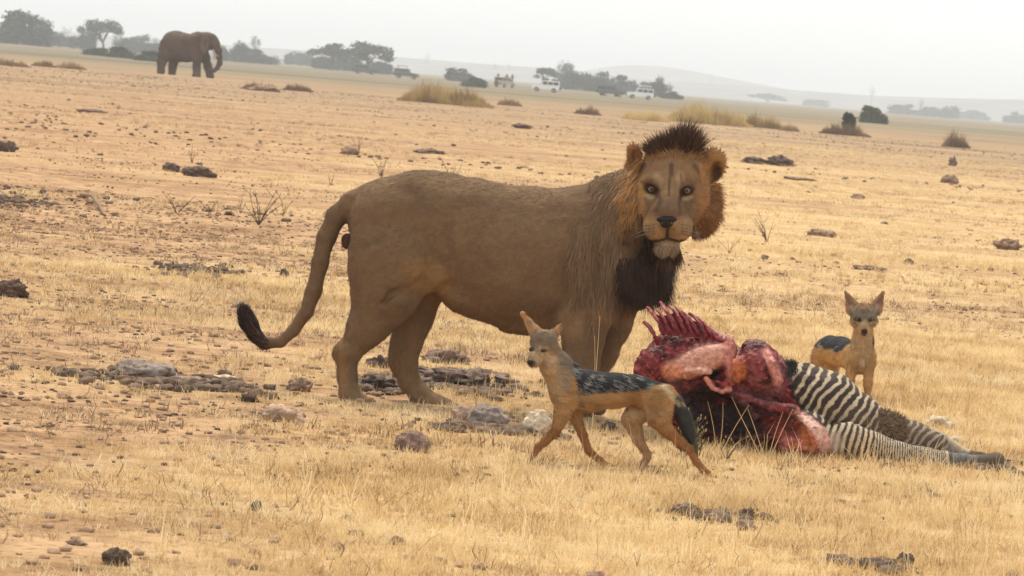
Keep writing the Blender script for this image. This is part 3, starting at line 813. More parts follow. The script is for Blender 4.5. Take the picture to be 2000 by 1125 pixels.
def tree(px, w, top, dist, label, kind='acacia', mat=None, group=None, name='acacia_tree', n=1500, low=0.28):
    q = P(px, top, dist); x, y = float(q[0]), dist
    base = tz(x, y)
    H = float(q[2]) - base
    W = w / FPX * dist / 2
    root = empty(name, (x, y, base - 0.05)); tag(root, label, 'tree' if 'tree' in name else 'bush', group)
    V = []; tips = []
    k = 15 if kind == 'acacia' else 11
    for i in range(k):
        a = rng.uniform(0, 2 * math.pi); q = rng.uniform(0, 1) ** 0.55
        cx, cy = math.cos(a) * q * W * 0.82, math.sin(a) * q * W * 0.7
        if kind == 'acacia':
            z = H * (0.92 - 0.22 * q * q + rng.uniform(-0.13, 0.03)) if i % 3 else H * rng.uniform(low + 0.12, 0.72)
            r = np.array([W * 0.34, W * 0.34, H * 0.12]) * rng.uniform(0.7, 1.25)
        else:
            z = H * (low + (0.86 - low) * math.sqrt(max(0, 1 - q * q * 0.85)) * rng.uniform(0.35, 1)); r = np.array([W * 0.36, W * 0.36, H * 0.2]) * rng.uniform(0.75, 1.2)
        z = min(z, H - r[2] * 0.7) if i else H - r[2]
        z = max(z, r[2] * 0.9)
        V.append(leaves(np.array([cx, cy, z]), r, n // k, max(0.16, 0.06 * W)))
        if kind != 'acacia':      # foliage down to the ground
            V.append(leaves(np.array([cx, cy, max(z * 0.45, r[2] * 0.6)]), r * [1.1, 1.1, 1.3], n // k, max(0.16, 0.06 * W)))
        tips.append((cx, cy, z))
    V = np.concatenate(V)
    mesh_np('crown', V, np.arange(len(V)).reshape(-1, 4), mat or M_LEAF, root, smooth=False)
    th = H * low
    tr = W * 0.05 + 0.05
    paths = [[(0, 0, -0.1, tr * 1.4), (0.05 * W, 0, th * 0.6, tr), (0, 0, th, tr * 0.9)]]
    for t in tips[:6]:
        paths.append([(0, 0, th * 0.9, tr * 0.7), (t[0] * 0.5, t[1] * 0.5, th + (t[2] - th) * 0.6, tr * 0.45), (*t, tr * 0.15)])
    TV, TF = tubes(paths, 5)
    mesh_np('trunk', TV, TF, M_BARK, root)
    return root

GT = 'acacia trees along the edge of the plain'
TREES = [
 (122, 44, 62, 1250, 'dense', 'low grey tree filling the gap right of the far left mass'),
 (258, 56, 72, 1200, 'dense', 'low grey tree between the flat topped acacia and the elephant'),
 (302, 60, 84, 1150, 'dense', 'darker low tree touching the elephant rump'),
 (430, 40, 86, 1150, 'dense', 'dark low tree just behind the elephant trunk'),
 (535, 34, 108, 1200, 'dense', 'last low tree of the row right of the elephant'),
 (690, 60, 108, 1150, 'dense', 'thicket filling the gap between the two umbrella acacias'),
 (1185, 60, 150, 1150, 'dense', 'low tree filling the central mass between its two broad trees'),
 (-75, 150, 8, 930, 'dense', 'grey green tree cut off by the left edge of the picture'),
 (30, 150, 22, 960, 'dense', 'tall dense grey tree mass at the far left above the yellow rise'),
 (92, 60, 38, 1150, 'dense', 'lower tree on the right shoulder of the far left tree mass'),
 (76, 26, 27, 1500, 'acacia', 'thin pale tree top peeping up behind the far left tree mass'),
 (163, 62, 50, 1120, 'dense', 'left half of the dense grey trees between far left mass and elephant'),
 (204, 84, 37, 1040, 'acacia', 'flat topped acacia standing tallest left of the elephant'),
 (232, 40, 55, 1060, 'dense', 'small tree under the right side of the flat topped acacia'),
 (272, 66, 66, 1250, 'dense', 'low hazy tree just left of the elephant rump'),
 (125, 40, 52, 2800, 'dense', 'very pale distant tree in the gap between the two left tree masses'),
 (300, 40, 72, 1350, 'dense', 'grey tree half hidden behind the elephant rump'),
 (352, 70, 82, 1350, 'dense', 'tree behind the belly of the elephant'),
 (455, 70, 78, 1080, 'dense', 'rounded tree just right of the elephant trunk'),
 (499, 26, 70, 1250, 'acacia', 'small tree top sticking up right of the elephant'),
 (505, 66, 95, 1120, 'dense', 'low spreading tree at the right end of the trees beside the elephant'),
 (586, 62, 97, 1500, 'dense', 'pale rounded tree left of the double acacia'),
 (650, 88, 83, 1050, 'acacia', 'left tree of the double umbrella acacia with gaps of sky'),
 (722, 104, 84, 1000, 'acacia', 'right and larger tree of the double umbrella acacia'),
 (640, 80, 112, 1150, 'dense', 'low thicket under the left umbrella acacia'),
 (740, 60, 110, 1100, 'dense', 'low thicket under the right umbrella acacia'),
 (836, 13, 102, 4000, 'acacia', 'tiny lone tree on the ridge above the tall grass clump'),
 (968, 9, 120, 4000, 'acacia', 'tiny lone tree on the ridge, left one of the close pair'),
 (995, 9, 121, 4000, 'acacia', 'tiny lone tree on the ridge, right one of the close pair'),
 (1390, 13, 143, 5000, 'acacia', 'tiny lone tree on the slope of the blue dome hill'),
 (1705, 15, 165, 3900, 'acacia', 'leaning lone tree standing clear on the right ridge'),
 (1066, 54, 131, 1080, 'acacia', 'tree behind the white vehicle with raised roof'),
 (1110, 54, 121, 1120, 'dense', 'domed tree rising tallest in the central tree mass'),
 (1150, 80, 137, 1080, 'dense', 'broad dark tree in the middle of the central tree mass'),
 (1212, 80, 145, 1100, 'dense', 'spreading tree at the right of the central tree mass'),
 (1292, 42, 149, 1000, 'dense', 'darker narrow tree at the right end of the central tree mass'),
 (1255, 60, 158, 1300, 'dense', 'pale tree behind the right hand white vehicle'),
 (1315, 44, 178, 900, 'dense', 'low olive bush beside the tall grass at the right of the vehicles'),
 (1500, 76, 184, 2900, 'acacia', 'faint blue umbrella tree right of the dome hill'),
 (1590, 60, 194, 3000, 'dense', 'very faint low tree between umbrella tree and green bush'),
 (1765, 66, 203, 2200, 'dense', 'pale rounded tree just right of the green bush'),
 (1800, 12, 192, 2600, 'acacia', 'narrow pale tree top above the right hand trees'),
 (1835, 80, 205, 2200, 'dense', 'pale grey green tree mass near the right edge'),
 (1905, 60, 216, 2700, 'dense', 'faint tree trailing off to the right edge'),
 (1985, 50, 218, 2400, 'dense', 'pale tree cut by the right edge of the picture'),
 (2060, 80, 214, 2400, 'dense', 'pale tree beyond the right edge of the picture'),
]
for (px, w, top, dist, kind, lab) in TREES:
    tree(px, w, top, dist, lab, kind, group=GT, low=0.3 if kind == 'acacia' else 0.12, n=2400 if w > 40 else 700)
for (px, w, top, dist, lab) in [
 (195, 60, 93, 620, 'low green bush in the strip left of the elephant, leftmost of three'),
 (240, 70, 92, 600, 'low green bush in the strip left of the elephant, middle of three'),
 (290, 50, 98, 560, 'low green bush closest to the elephant rump'),
 (900, 60, 133, 900, 'mauve grey flat bush behind the tall yellow grass clump'),
 (930, 56, 152, 620, 'olive green bush at the right of the tall yellow grass clump'),
 (1711, 54, 207, 440, 'small green bush standing on the pale plain at the right'),
 (1661, 24, 221, 260, 'small round blackish bush above brown tufts at the right'),
]:
    tree(px, w, top, dist, lab, 'dense', M_LEAFG if 'green' in lab else M_LEAF, 'bushes out on the plain', 'bush', 3000, 0.05)

# ------------------------------------------------------------------ safari vehicles
M_WHITE = mat_flat('white_paint', (0.85, 0.85, 0.82), 0.35, 0.5)
M_GREENP = mat_flat('dark_green_paint', (0.05, 0.06, 0.045), 0.4, 0.5)
M_BEIGE = mat_flat('beige_paint', (0.42, 0.34, 0.22), 0.45, 0.5)
M_GLASS = mat_flat('dark_glass', (0.03, 0.035, 0.04), 0.1, 0.6)
M_TYRE = mat_flat('tyre', (0.03, 0.03, 0.03), 0.9, 0.2)
M_STEEL = mat_flat('rim_steel', (0.4, 0.4, 0.4), 0.4, 0.5, 0.8)
M_LIGHT = mat_flat('lamp_glass', (0.7, 0.7, 0.65), 0.15, 0.6)
M_CLOTH = mat_flat('person_cloth', (0.20, 0.12, 0.10), 0.9, 0.1)

def prism(sections):
    """loft of rectangles: (x, y0, y1, z0, z1)"""
    V = []; F = []
    for (x, y0, y1, z0, z1) in sections:
        V += [(x, y0, z0), (x, y1, z0), (x, y1, z1), (x, y0, z1)]
    n = len(sections)
    for k in range(n - 1):
        for i in range(4):
            F.append((4 * k + i, 4 * k + (i + 1) % 4, 4 * k + 4 + (i + 1) % 4, 4 * k + 4 + i))
    F.append((3, 2, 1, 0)); F.append((4 * n - 4, 4 * n - 3, 4 * n - 2, 4 * n - 1))
    return np.array(V, float), np.array(F)

def box(x0, x1, y0, y1, z0, z1):
    return prism([(x0, y0, y1, z0, z1), (x1, y0, y1, z0, z1)])

def merge(*ps):
    V = []; F = []; o = 0
    for v, f in ps:
        V.append(v); F.append(f + o); o += len(v)
    return np.concatenate(V), np.concatenate(F)

def wheel_geo(cx, cy, r, w, n=14):
    V = []; 
    for y, rr in ((cy - w / 2, r * 0.92), (cy - w / 2 + 0.03, r), (cy + w / 2 - 0.03, r), (cy + w / 2, r * 0.92)):
        V += [(cx + rr * math.cos(2 * math.pi * i / n), y, r + rr * math.sin(2 * math.pi * i / n)) for i in range(n)]
    F = [(k * n + i, k * n + (i + 1) % n, (k + 1) * n + (i + 1) % n, (k + 1) * n + i) for k in range(3) for i in range(n)]
    V += [(cx, cy - w / 2, r), (cx, cy + w / 2, r)]
    T = [(i, (i + 1) % n, 4 * n, 4 * n) for i in range(n)] + [((i + 1) % n + 3 * n, i + 3 * n, 4 * n + 1, 4 * n + 1) for i in range(n)]
    return np.array(V, float), np.array(F), np.array([t[:3] for t in T])

def vehicle(px, py, dist, yaw, paint, label, raised=True, people=0):
    x = float(P(px, py, dist)[0])
    root = empty('safari_vehicle', (x, dist, tz(x, dist)), math.radians(yaw)); tag(root, label, 'vehicle', 'safari vehicles lined up far across the plain')
    for nm, bx in (('bumper', box(2.39, 2.48, -0.84, 0.84, 0.48, 0.66)), ('bumper', box(-2.46, -2.36, -0.84, 0.84, 0.5, 0.64))):
        mesh_np(nm, *bx, M_TYRE, root, smooth=False)
    body = (prism([(-2.35, -0.86, 0.86, 0.55, 1.12), (-2.3, -0.9, 0.9, 0.48, 1.22), (0.75, -0.9, 0.9, 0.45, 1.22), (1.0, -0.88, 0.88, 0.45, 1.17), (2.2, -0.82, 0.82, 0.5, 1.08), (2.38, -0.78, 0.78, 0.55, 0.95)]))
    mesh_np('body', *body, paint, root, smooth=False)
    for s_ in (-1, 1):      # roof pillars
        for a in (-2.25, -1.35, -0.4, 0.5):
            mesh_np('roof_pillar', *box(a, a + 0.09, s_ * 0.84 - 0.03, s_ * 0.84 + 0.03, 1.22, 1.78), paint, root, smooth=False)
        for a in (-2.16, -1.26, -0.31):
            mesh_np('side_window', *box(a, a + 0.81, s_ * 0.84 - 0.012, s_ * 0.84 + 0.012, 1.24, 1.76), M_GLASS, root, smooth=False)
        mesh_np('headlight', *box(2.385, 2.41, s_ * 0.6 - 0.11, s_ * 0.6 + 0.11, 0.72, 0.92), M_LIGHT, root, smooth=False)
        for wx in (-1.45, 1.45):
            v, f, t = wheel_geo(wx, s_ * 0.82, 0.38, 0.26)
            wh = mesh_np('wheel', v, [f, t], M_TYRE, root)
            v, f, t = wheel_geo(wx, s_ * 0.96, 0.2, 0.04); v[:, 2] += 0.18
            mesh_np('rim', v, [f, t], M_STEEL, wh)
    mesh_np('windscreen', *prism([(0.60, -0.80, 0.80, 1.72, 1.75), (0.95, -0.84, 0.84, 1.19, 1.22)]), M_GLASS, root, smooth=False)
    mesh_np('roof', *prism([(-2.3, -0.87, 0.87, 1.78, 1.84), (-2.2, -0.84, 0.84, 1.78, 1.92), (0.5, -0.84, 0.84, 1.78, 1.92), (0.68, -0.87, 0.87, 1.76, 1.80)]), paint, root, smooth=False)
    if raised:
        mesh_np('raised_roof', *prism([(-1.9, -0.7, 0.7, 2.32, 2.36), (-1.8, -0.66, 0.66, 2.32, 2.44), (0.1, -0.66, 0.66, 2.32, 2.44), (0.2, -0.7, 0.7, 2.32, 2.36)]), paint, root, smooth=False)
        for a in (-1.7, -0.05):
            for b in (-0.6, 0.6):
                mesh_np('roof_strut', *box(a, a + 0.05, b - 0.02, b + 0.02, 1.92, 2.33), M_TYRE, root, smooth=False)
    v, f, t = wheel_geo(0, 0, 0.36, 0.2)
    v = v[:, [1, 0, 2]] + [-2.48, 0.3, 0.45]
    mesh_np('spare_wheel', v, [f, t], M_TYRE, root)
    return root

VEH = [
 (713, 143, 850, 12, M_GREENP, 'dark green safari vehicle under the right umbrella acacia', False),
 (793, 152, 790, -8, M_GREENP, 'dark safari vehicle left of the tall yellow grass clump', True),
 (903, 160, 880, 5, M_GREENP, 'dark safari vehicle half hidden by the olive bush and grass', True),
 (985, 170, 745, 60, M_BEIGE, 'sand coloured safari vehicle with people standing in its roof', False),
 (1065, 178, 690, 176, M_WHITE, 'white safari vehicle with raised roof in front of the tree mass, left white one', True),
 (1192, 187, 750, 20, M_GREENP, 'dark safari vehicle just left of the right hand white one', False),
 (1250, 191, 740, 184, M_WHITE, 'white safari vehicle at the right end of the line of vehicles', True),
]
for v in VEH:
    vehicle(v[0], v[1], v[2], v[3], v[4], v[5], v[6])

def person_far(px, dist, z0, label, h=1.72):
    """small standing figure seen far off, waist deep in the roof hatch"""
    x = float(P(px, 160, dist)[0])
    S = SDF((-0.4, -0.3, -0.05), (0.4, 0.3, 1.9), 0.035)
    S.seg((-0.1, 0, 0.05), (-0.09, 0, 0.85), 0.06, 0.09, k=0.03); S.seg((0.1, 0, 0.05), (0.09, 0, 0.85), 0.06, 0.09, k=0.03)
    S.seg((0, 0, 0.9), (0, 0, 1.35), 0.13, 0.16, (1.15, 0.8, 1), k=0.05)
    S.seg((-0.2, 0, 1.38), (-0.26, -0.12, 1.1), 0.055, 0.045, k=0.04); S.seg((-0.26, -0.12, 1.1), (-0.08, -0.22, 1.28), 0.045, 0.035, k=0.03)
    S.seg((0.2, 0, 1.38), (0.26, -0.12, 1.1), 0.055, 0.045, k=0.04); S.seg((0.26, -0.12, 1.1), (0.08, -0.22, 1.28), 0.045, 0.035, k=0.03)
    S.seg((0, 0, 1.4), (0, 0, 1.52), 0.05, 0.05, k=0.03); S.ell((0, 0, 1.62), (0.085, 0.1, 0.12), k=0.02)
    V, Q = S.mesh()
    root = empty('person', (x, dist, z0)); tag(root, label, 'person', 'people standing in the sand coloured vehicle')
    mesh_np('body', V, Q, M_CLOTH, root)
    HV, HF = leaves_hat()
    mesh_np('hat', HV, HF, M_BEIGE, root)

def leaves_hat():
    V = []; n = 12
    for r, z in ((0.17, 1.67), (0.10, 1.685), (0.09, 1.76), (0.03, 1.78)):
        V += [(r * math.cos(2 * math.pi * i / n), r * math.sin(2 * math.pi * i / n), z) for i in range(n)]
    F = [(k * n + i, k * n + (i + 1) % n, (k + 1) * n + (i + 1) % n, (k + 1) * n + i) for k in range(3) for i in range(n)]
    return np.array(V), np.array(F)
for px, lab in ((972, 'left person standing up through the roof of the sand coloured vehicle'), (989, 'middle person standing up through the roof of the sand coloured vehicle'), (1000, 'right person standing up through the roof of the sand coloured vehicle')):
    person_far(px, 745 + (px - 985) * 0.06, 0.85 + tz(-1.4, 745), lab)

# ------------------------------------------------------------------ elephant
def make_elephant():
    fr = Frame(370, 148, 277.0); org = fr.w(np.array([[365, 147, 0]]))[0]
    root = empty('elephant', org); tag(root, 'brown dusty elephant walking right on the far grass rise before grey trees', 'elephant')
    S = SDF((300, 50, -26), (440, 158, 26), 0.75)
    S.chain([(327, 88, 0, 14, 13), (338, 88, 0, 24, 18), (352, 92, 0, 27, 20), (368, 94, 0, 26, 19), (382, 90, 0, 23, 17), (394, 84, 0, 19, 13)], k=6)
    S.ell((341, 72, 0), (17, 11, 9), k=8); S.ell((388, 72, 0), (14, 9, 9), k=7)
    S.chain([(330, 92, -9, 17, 9), (322, 110, -10, 12, 8), (317, 122, -10, 8.5, 7.5), (315, 136, -10, 7.2, 7), (315, 142, -10, 7.6, 8)], k=4)
    S.chain([(338, 100, 9, 14, 8), (339, 118, 10, 9, 7), (336, 130, 10, 7.5, 7), (335, 144, 10, 7.8, 8)], k=4)
    S.chain([(386, 92, -9, 13, 8), (386, 115, -11, 9.5, 8), (385, 132, -11, 7.6, 7), (385, 150, -11, 8.2, 8)], k=4)
    S.chain([(394, 92, 9, 13, 8), (400, 112, 9, 9, 7.5), (405, 128, 9, 7.5, 7), (410, 148, 9, 7.8, 8)], k=4)
    S.ell((411, 80, 0), (15, 15, 12), k=6); S.ell((407, 72, 0), (11, 8, 8), k=5); S.ell((420, 88, 0), (9, 12, 8), k=5)
    S.chain([(421, 88, 0, 9), (427, 99, 0, 7), (429, 112, 0, 5.6), (429, 123, 0, 5), (425, 132, 0, 4.5), (418, 137, 0, 4), (413, 139, 0, 3.4)], k=3)
    S.rough(1.5, 7.0, 9)
    V, Q = S.mesh(); V = relax(V, Q, 1); N = vnormals(V, Q)
    C = np.tile(np.array([0.088, 0.055, 0.037]), (len(V), 1)) * (1 + 0.55 * fbm(V / 14, 4, 6)[:, None])
    C = mixc(C, 0.5 * sstep(128, 145, V[:, 1]), (0.16, 0.11, 0.075))
    C = mixc(C, 0.5 * sstep(75, 62, V[:, 1]), (0.17, 0.115, 0.075))
    mesh_np('body', fr.w(V), Q, M_FUR, root, C, origin=org)
    for sd in (-1, 1):
        E = []; 
        out = [(400, 68), (394, 76), (391, 90), (393, 101), (399, 108), (405, 103), (409, 92), (410, 78), (406, 69)]
        c = (402, 84)
        for rr, bulge in ((1.0, 4.5), (0.6, 2.5), (0.15, 0.5)):
            E += [(c[0] + (a - c[0]) * rr, c[1] + (b - c[1]) * rr, sd * (15 + bulge * (1 - (a - 391) / 26))) for a, b in out]
        for rr in (0.15, 0.6, 1.0):
            E += [(c[0] + (a - c[0]) * rr, c[1] + (b - c[1]) * rr, sd * (13.5 + 2.5 * rr * (1 - (a - 391) / 26))) for a, b in out]
        n = len(out); F = [(k * n + i, k * n + (i + 1) % n, (k + 1) * n + (i + 1) % n, (k + 1) * n + i) for k in range(5) for i in range(n)] + [((5) * n + i, 5 * n + (i + 1) % n, (i + 1) % n, i) for i in range(n)]
        E = np.array(E, float)
        mesh_np('ear', fr.w(E), np.array(F), M_FUR, root, np.tile(np.array([0.12, 0.08, 0.053]), (len(E), 1)), origin=org)
        T = SDF((410, 92, sd * 7 - 4), (436, 118, sd * 7 + 4), 0.5); T.chain([(417, 98, sd * 7, 2.0), (421, 106, sd * 7, 1.5), (427, 110, sd * 7, 0.9)], k=1)
        tv, tq = T.mesh(); mesh_np('tusk', fr.w(tv), tq, M_BEIGE, root, origin=org)
    tv, tq = tubes([[(316, 84, 0, 1.6), (311, 94, 0, 1.3), (310, 112, 0, 0.9), (311, 124, 0, 1.5)]], 6)
    mesh_np('tail', fr.w(tv), tq, M_FUR, root, np.tile(np.array([0.08, 0.055, 0.04]), (len(tv), 1)), origin=org)
    ball('eye', fr, (419, 83, -9.5), 1.0, M_EYE, root, org, cols=lambda v: np.full((len(v), 3), 0.02), nu=8, nv=6)
    return root
make_elephant()
# ------------------------------------------------------------------ stubble grass: tufts strewn by geometry nodes
def mat_straw(name, lo, hi, tip):
    m, nt, b = mat_new(name)
    N = nt.nodes.new; L = nt.links.new
    oi = N('ShaderNodeObjectInfo'); geo = N('ShaderNodeNewGeometry')
    z = N('ShaderNodeTexNoise'); z.inputs['Scale'].default_value = 1.1; z.inputs['Detail'].default_value = 4
    L(geo.outputs['Position'], z.inputs['Vector'])
    ad = N('ShaderNodeMath'); ad.operation = 'MULTIPLY_ADD'; ad.inputs[1].default_value = 0.45; L(oi.outputs['Random'], ad.inputs[0])
    L(z.outputs['Fac'], ad.inputs[2])
    cr = N('ShaderNodeValToRGB'); e = cr.color_ramp.elements; e.new(0.5)
    e[0].position = 0.42; e[0].color = (*lo, 1); e[1].position = 0.68; e[1].color = (*hi, 1); e[2].position = 0.95; e[2].color = (*tip, 1)
    L(ad.outputs[0], cr.inputs[0]); L(cr.outputs[0], b.inputs['Base Color'])
    b.inputs['Roughness'].default_value = 0.75; b.inputs['Specular IOR Level'].default_value = 0.25
    tr = N('ShaderNodeBsdfTranslucent'); L(cr.outputs[0], tr.inputs['Color'])
    mx = N('ShaderNodeMixShader'); mx.inputs[0].default_value = 0.3
    L(b.outputs[0], mx.inputs[1]); L(tr.outputs[0], mx.inputs[2]); L(mx.outputs[0], nt.nodes['Material Output'].inputs['Surface'])
    return m
M_STRAW = mat_straw('dry_straw', (0.42, 0.27, 0.13), (0.76, 0.56, 0.29), (0.93, 0.79, 0.51))
M_TWIG = mat_straw('dead_brown_stem', (0.16, 0.10, 0.06), (0.25, 0.16, 0.10), (0.34, 0.24, 0.15))
M_OLIVE = mat_straw('dull_green_stem', (0.06, 0.065, 0.035), (0.12, 0.12, 0.06), (0.25, 0.22, 0.12))

def tuft_geo(n, h0, h1, rad, w, lean, bend=0.5, r=None):
    r = r or rng
    a = r.uniform(0, 2 * math.pi, n); q = rad * np.sqrt(r.uniform(0, 1, n))
    base = np.stack([q * np.cos(a), q * np.sin(a), np.full(n, -0.01)], 1)
    d = unit(np.stack([r.normal(0, lean, n), r.normal(0, lean, n), np.ones(n)], 1))
    h = r.uniform(h0, h1, n)[:, None]
    s = unit(np.stack([np.cos(a * 3), np.sin(a * 3), np.zeros(n)], 1)) * (w * r.uniform(0.6, 1.3, n))[:, None]
    p1 = base + d * h * 0.55
    d2 = unit(d + np.stack([r.normal(0, bend, n), r.normal(0, bend, n), np.zeros(n)], 1))
    p2 = p1 + d2 * h * 0.45
    V = np.stack([base - s / 2, base + s / 2, p1 + s * 0.38, p1 - s * 0.38, p2], 1).reshape(-1, 3)
    b = np.arange(n)[:, None] * 5
    return V, b + np.array([[0, 1, 2, 3]]), b + np.array([[3, 2, 4]])

def strew(name, coll, pts, rotz, scl, idx):
    me = bpy.data.meshes.new(name); me.vertices.add(len(pts)); me.vertices.foreach_set('co', pts.astype(np.float32).ravel())
    for nm, ar in (('rz', rotz), ('sc', scl)):
        at = me.attributes.new(nm, 'FLOAT', 'POINT'); at.data.foreach_set('value', ar.astype(np.float32))
    at = me.attributes.new('id_', 'INT', 'POINT'); at.data.foreach_set('value', idx.astype(np.int32))
    o = link(bpy.data.objects.new(name, me))
    ng = bpy.data.node_groups.new(name, 'GeometryNodeTree')
    ng.interface.new_socket('Geometry', in_out='INPUT', socket_type='NodeSocketGeometry')
    ng.interface.new_socket('Geometry', in_out='OUTPUT', socket_type='NodeSocketGeometry')
    N = ng.nodes.new; L = ng.links.new
    gi = N('NodeGroupInput'); go = N('NodeGroupOutput'); ip = N('GeometryNodeInstanceOnPoints'); ci = N('GeometryNodeCollectionInfo')
    ci.inputs['Collection'].default_value = coll; ci.inputs['Separate Children'].default_value = True; ci.inputs['Reset Children'].default_value = True
    def attr(nm, t):
        a = N('GeometryNodeInputNamedAttribute'); a.data_type = t; a.inputs['Name'].default_value = nm; return a.outputs[0]
    cx = N('ShaderNodeCombineXYZ'); L(attr('rz', 'FLOAT'), cx.inputs[2])
    L(gi.outputs[0], ip.inputs['Points']); L(ci.outputs[0], ip.inputs['Instance']); ip.inputs['Pick Instance'].default_value = True
    L(attr('id_', 'INT'), ip.inputs['Instance Index']); L(cx.outputs[0], ip.inputs['Rotation']); L(attr('sc', 'FLOAT'), ip.inputs['Scale'])
    L(ip.outputs[0], go.inputs[0])
    md = o.modifiers.new('strew', 'NODES'); md.node_group = ng
    return o

def proto_coll(name, geos, mat):
    c = bpy.data.collections.new(name)
    for k, (V, Qd, T) in enumerate(geos):
        o = mesh_np('%s_%02d' % (name, k), V, [Qd, T], mat)
        SC.collection.objects.unlink(o); c.objects.link(o)
    return c

def scatter(n, y0, y1, half=0.15, power=2.0):
    u = rng.uniform(0, 1, n)
    y = (y0 ** power + u * (y1 ** power - y0 ** power)) ** (1 / power)
    x = y * rng.uniform(-half, half, n)
    return x, y

PR = {}
PR['stub'] = proto_coll('stubble', [tuft_geo(12, 0.015, 0.055, 0.045, 0.0034, 0.32) for _ in range(8)], M_STRAW)
PR['tuft'] = proto_coll('tufts', [tuft_geo(22, 0.03, 0.115, 0.04, 0.0036, 0.34, 0.6) for _ in range(6)], M_STRAW)
PR['mid'] = proto_coll('mid_tufts', [tuft_geo(16, 0.03, 0.10, 0.12, 0.007, 0.45) for _ in range(6)], M_STRAW)
PR['brown'] = proto_coll('brown_tufts', [tuft_geo(14, 0.02, 0.09, 0.08, 0.006, 0.5) for _ in range(5)], M_TWIG)

def lay(name, coll, n, y0, y1, dens, s0, s1, half=0.155, nid=6, power=2.0):
    x, y = scatter(n, y0, y1, half, power)
    k = rng.uniform(0, 1, n) < dens(x, y)
    x, y = x[k], y[k]
    p = np.stack([x, y, terrain(x, y)], 1)
    o = strew(name, coll, p, rng.uniform(0, 6.28, len(x)), rng.uniform(s0, s1, len(x)), rng.integers(0, nid, len(x)))
    return tag(o, kind='stuff')

PR['stem'] = proto_coll('tall_stems', [tuft_geo(5, 0.09, 0.24, 0.03, 0.0034, 0.22, 0.35) for _ in range(6)], M_STRAW)
PR['litter'] = proto_coll('flat_litter', [tuft_geo(10, 0.05, 0.14, 0.10, 0.004, 1.6, 0.9) for _ in range(5)], M_TWIG)
pat = lambda x, y, s, sd: n2(x, y, s, 3, sd, 2.2)
lay('stubble_grass', PR['stub'], 78000, 12.3, 30, lambda x, y: np.clip(straw_amount(x, y) * 1.1 + 0.35 * pat(x, y, 0.4, 41), 0, 1), 0.6, 1.35, nid=8)
lay('grass_tufts', PR['tuft'], 17000, 12.3, 45, lambda x, y: np.clip((straw_amount(x, y) - 0.35) * 0.8 + 0.5 * pat(x, y, 0.8, 42), 0, 1), 0.5, 1.15)
lay('grass_tufts_farther', PR['mid'], 42000, 26, 150, lambda x, y: np.clip(straw_amount(x, y) * 0.9 + 0.6 * pat(x, y, 2.0, 43) - 0.1, 0, 1), 0.5, 1.2, power=1.5)
lay('brown_weeds', PR['brown'], 90000, 17, 240, lambda x, y: np.clip(0.10 + 0.10 * (1 - straw_amount(x, y)) + 1.5 * (pat(x, y, 2.2, 44) - 0.08), 0, 1), 0.3, 1.1, nid=5, power=1.3)
lay('tall_stems', PR['stem'], 2600, 12.6, 26, lambda x, y: np.clip(straw_amount(x, y) - 0.25 + 0.9 * pat(x, y, 0.9, 46), 0, 1), 0.4, 1.1)
lay('straw_litter', PR['litter'], 9000, 12.6, 34, lambda x, y: np.clip(0.25 + 1.2 * pat(x, y, 0.8, 47), 0, 1), 0.4, 1.1, nid=5)
# ------------------------------------------------------------------ jackals
def saddle_hair(fr, root, org, V, N, mask, n, dirv, L0, L1, w, white=0.3):
    i = rng.choice(np.nonzero(mask)[0], n)
    st = fbm(np.stack([V[i, 0] / 7.0 + V[i, 1] / 12.0, V[i, 1] / 30.0, V[i, 2] / 25.0], 1), 2, 91)
    lt = (st + rng.normal(0, 0.22, n) > 0.62 - white)[:, None]
    c = np.where(lt, np.array([[0.25, 0.245, 0.23]]), np.array([[0.022, 0.022, 0.024]])) * rng.uniform(0.7, 1.2, (n, 1))
    d = np.tile(np.array(dirv, float), (n, 1)) + rng.normal(0, 0.1, (n, 3))
    hair('saddle_hair', fr, V[i], N[i], d, rng.uniform(L0, L1, n), w, c, M_HAIR, root, seg=2, lift=0.16, origin=org, wtip=0.3)['kind'] = 'stuff'

def coat(fr, root, org, V, N, C, n, flow, L, w, skip=None):
    idx = rng.choice(np.nonzero(~skip)[0] if skip is not None else len(V), n)
    f = flow[idx]; f = f - N[idx] * (f * N[idx]).sum(1)[:, None]
    hair('coat_hair', fr, V[idx], N[idx], unit(f) + rng.normal(0, 0.14, (n, 3)), L * rng.uniform(0.6, 1.3, n), w, C[idx] * (rng.uniform(0.78, 1.22, (n, 1)) + 0.35 * fbm(V[idx] / np.array([14.0, 7.0, 12.0]), 3, 55)[:, None]), M_HAIR, root, lift=0.2, origin=org)['kind'] = 'stuff'

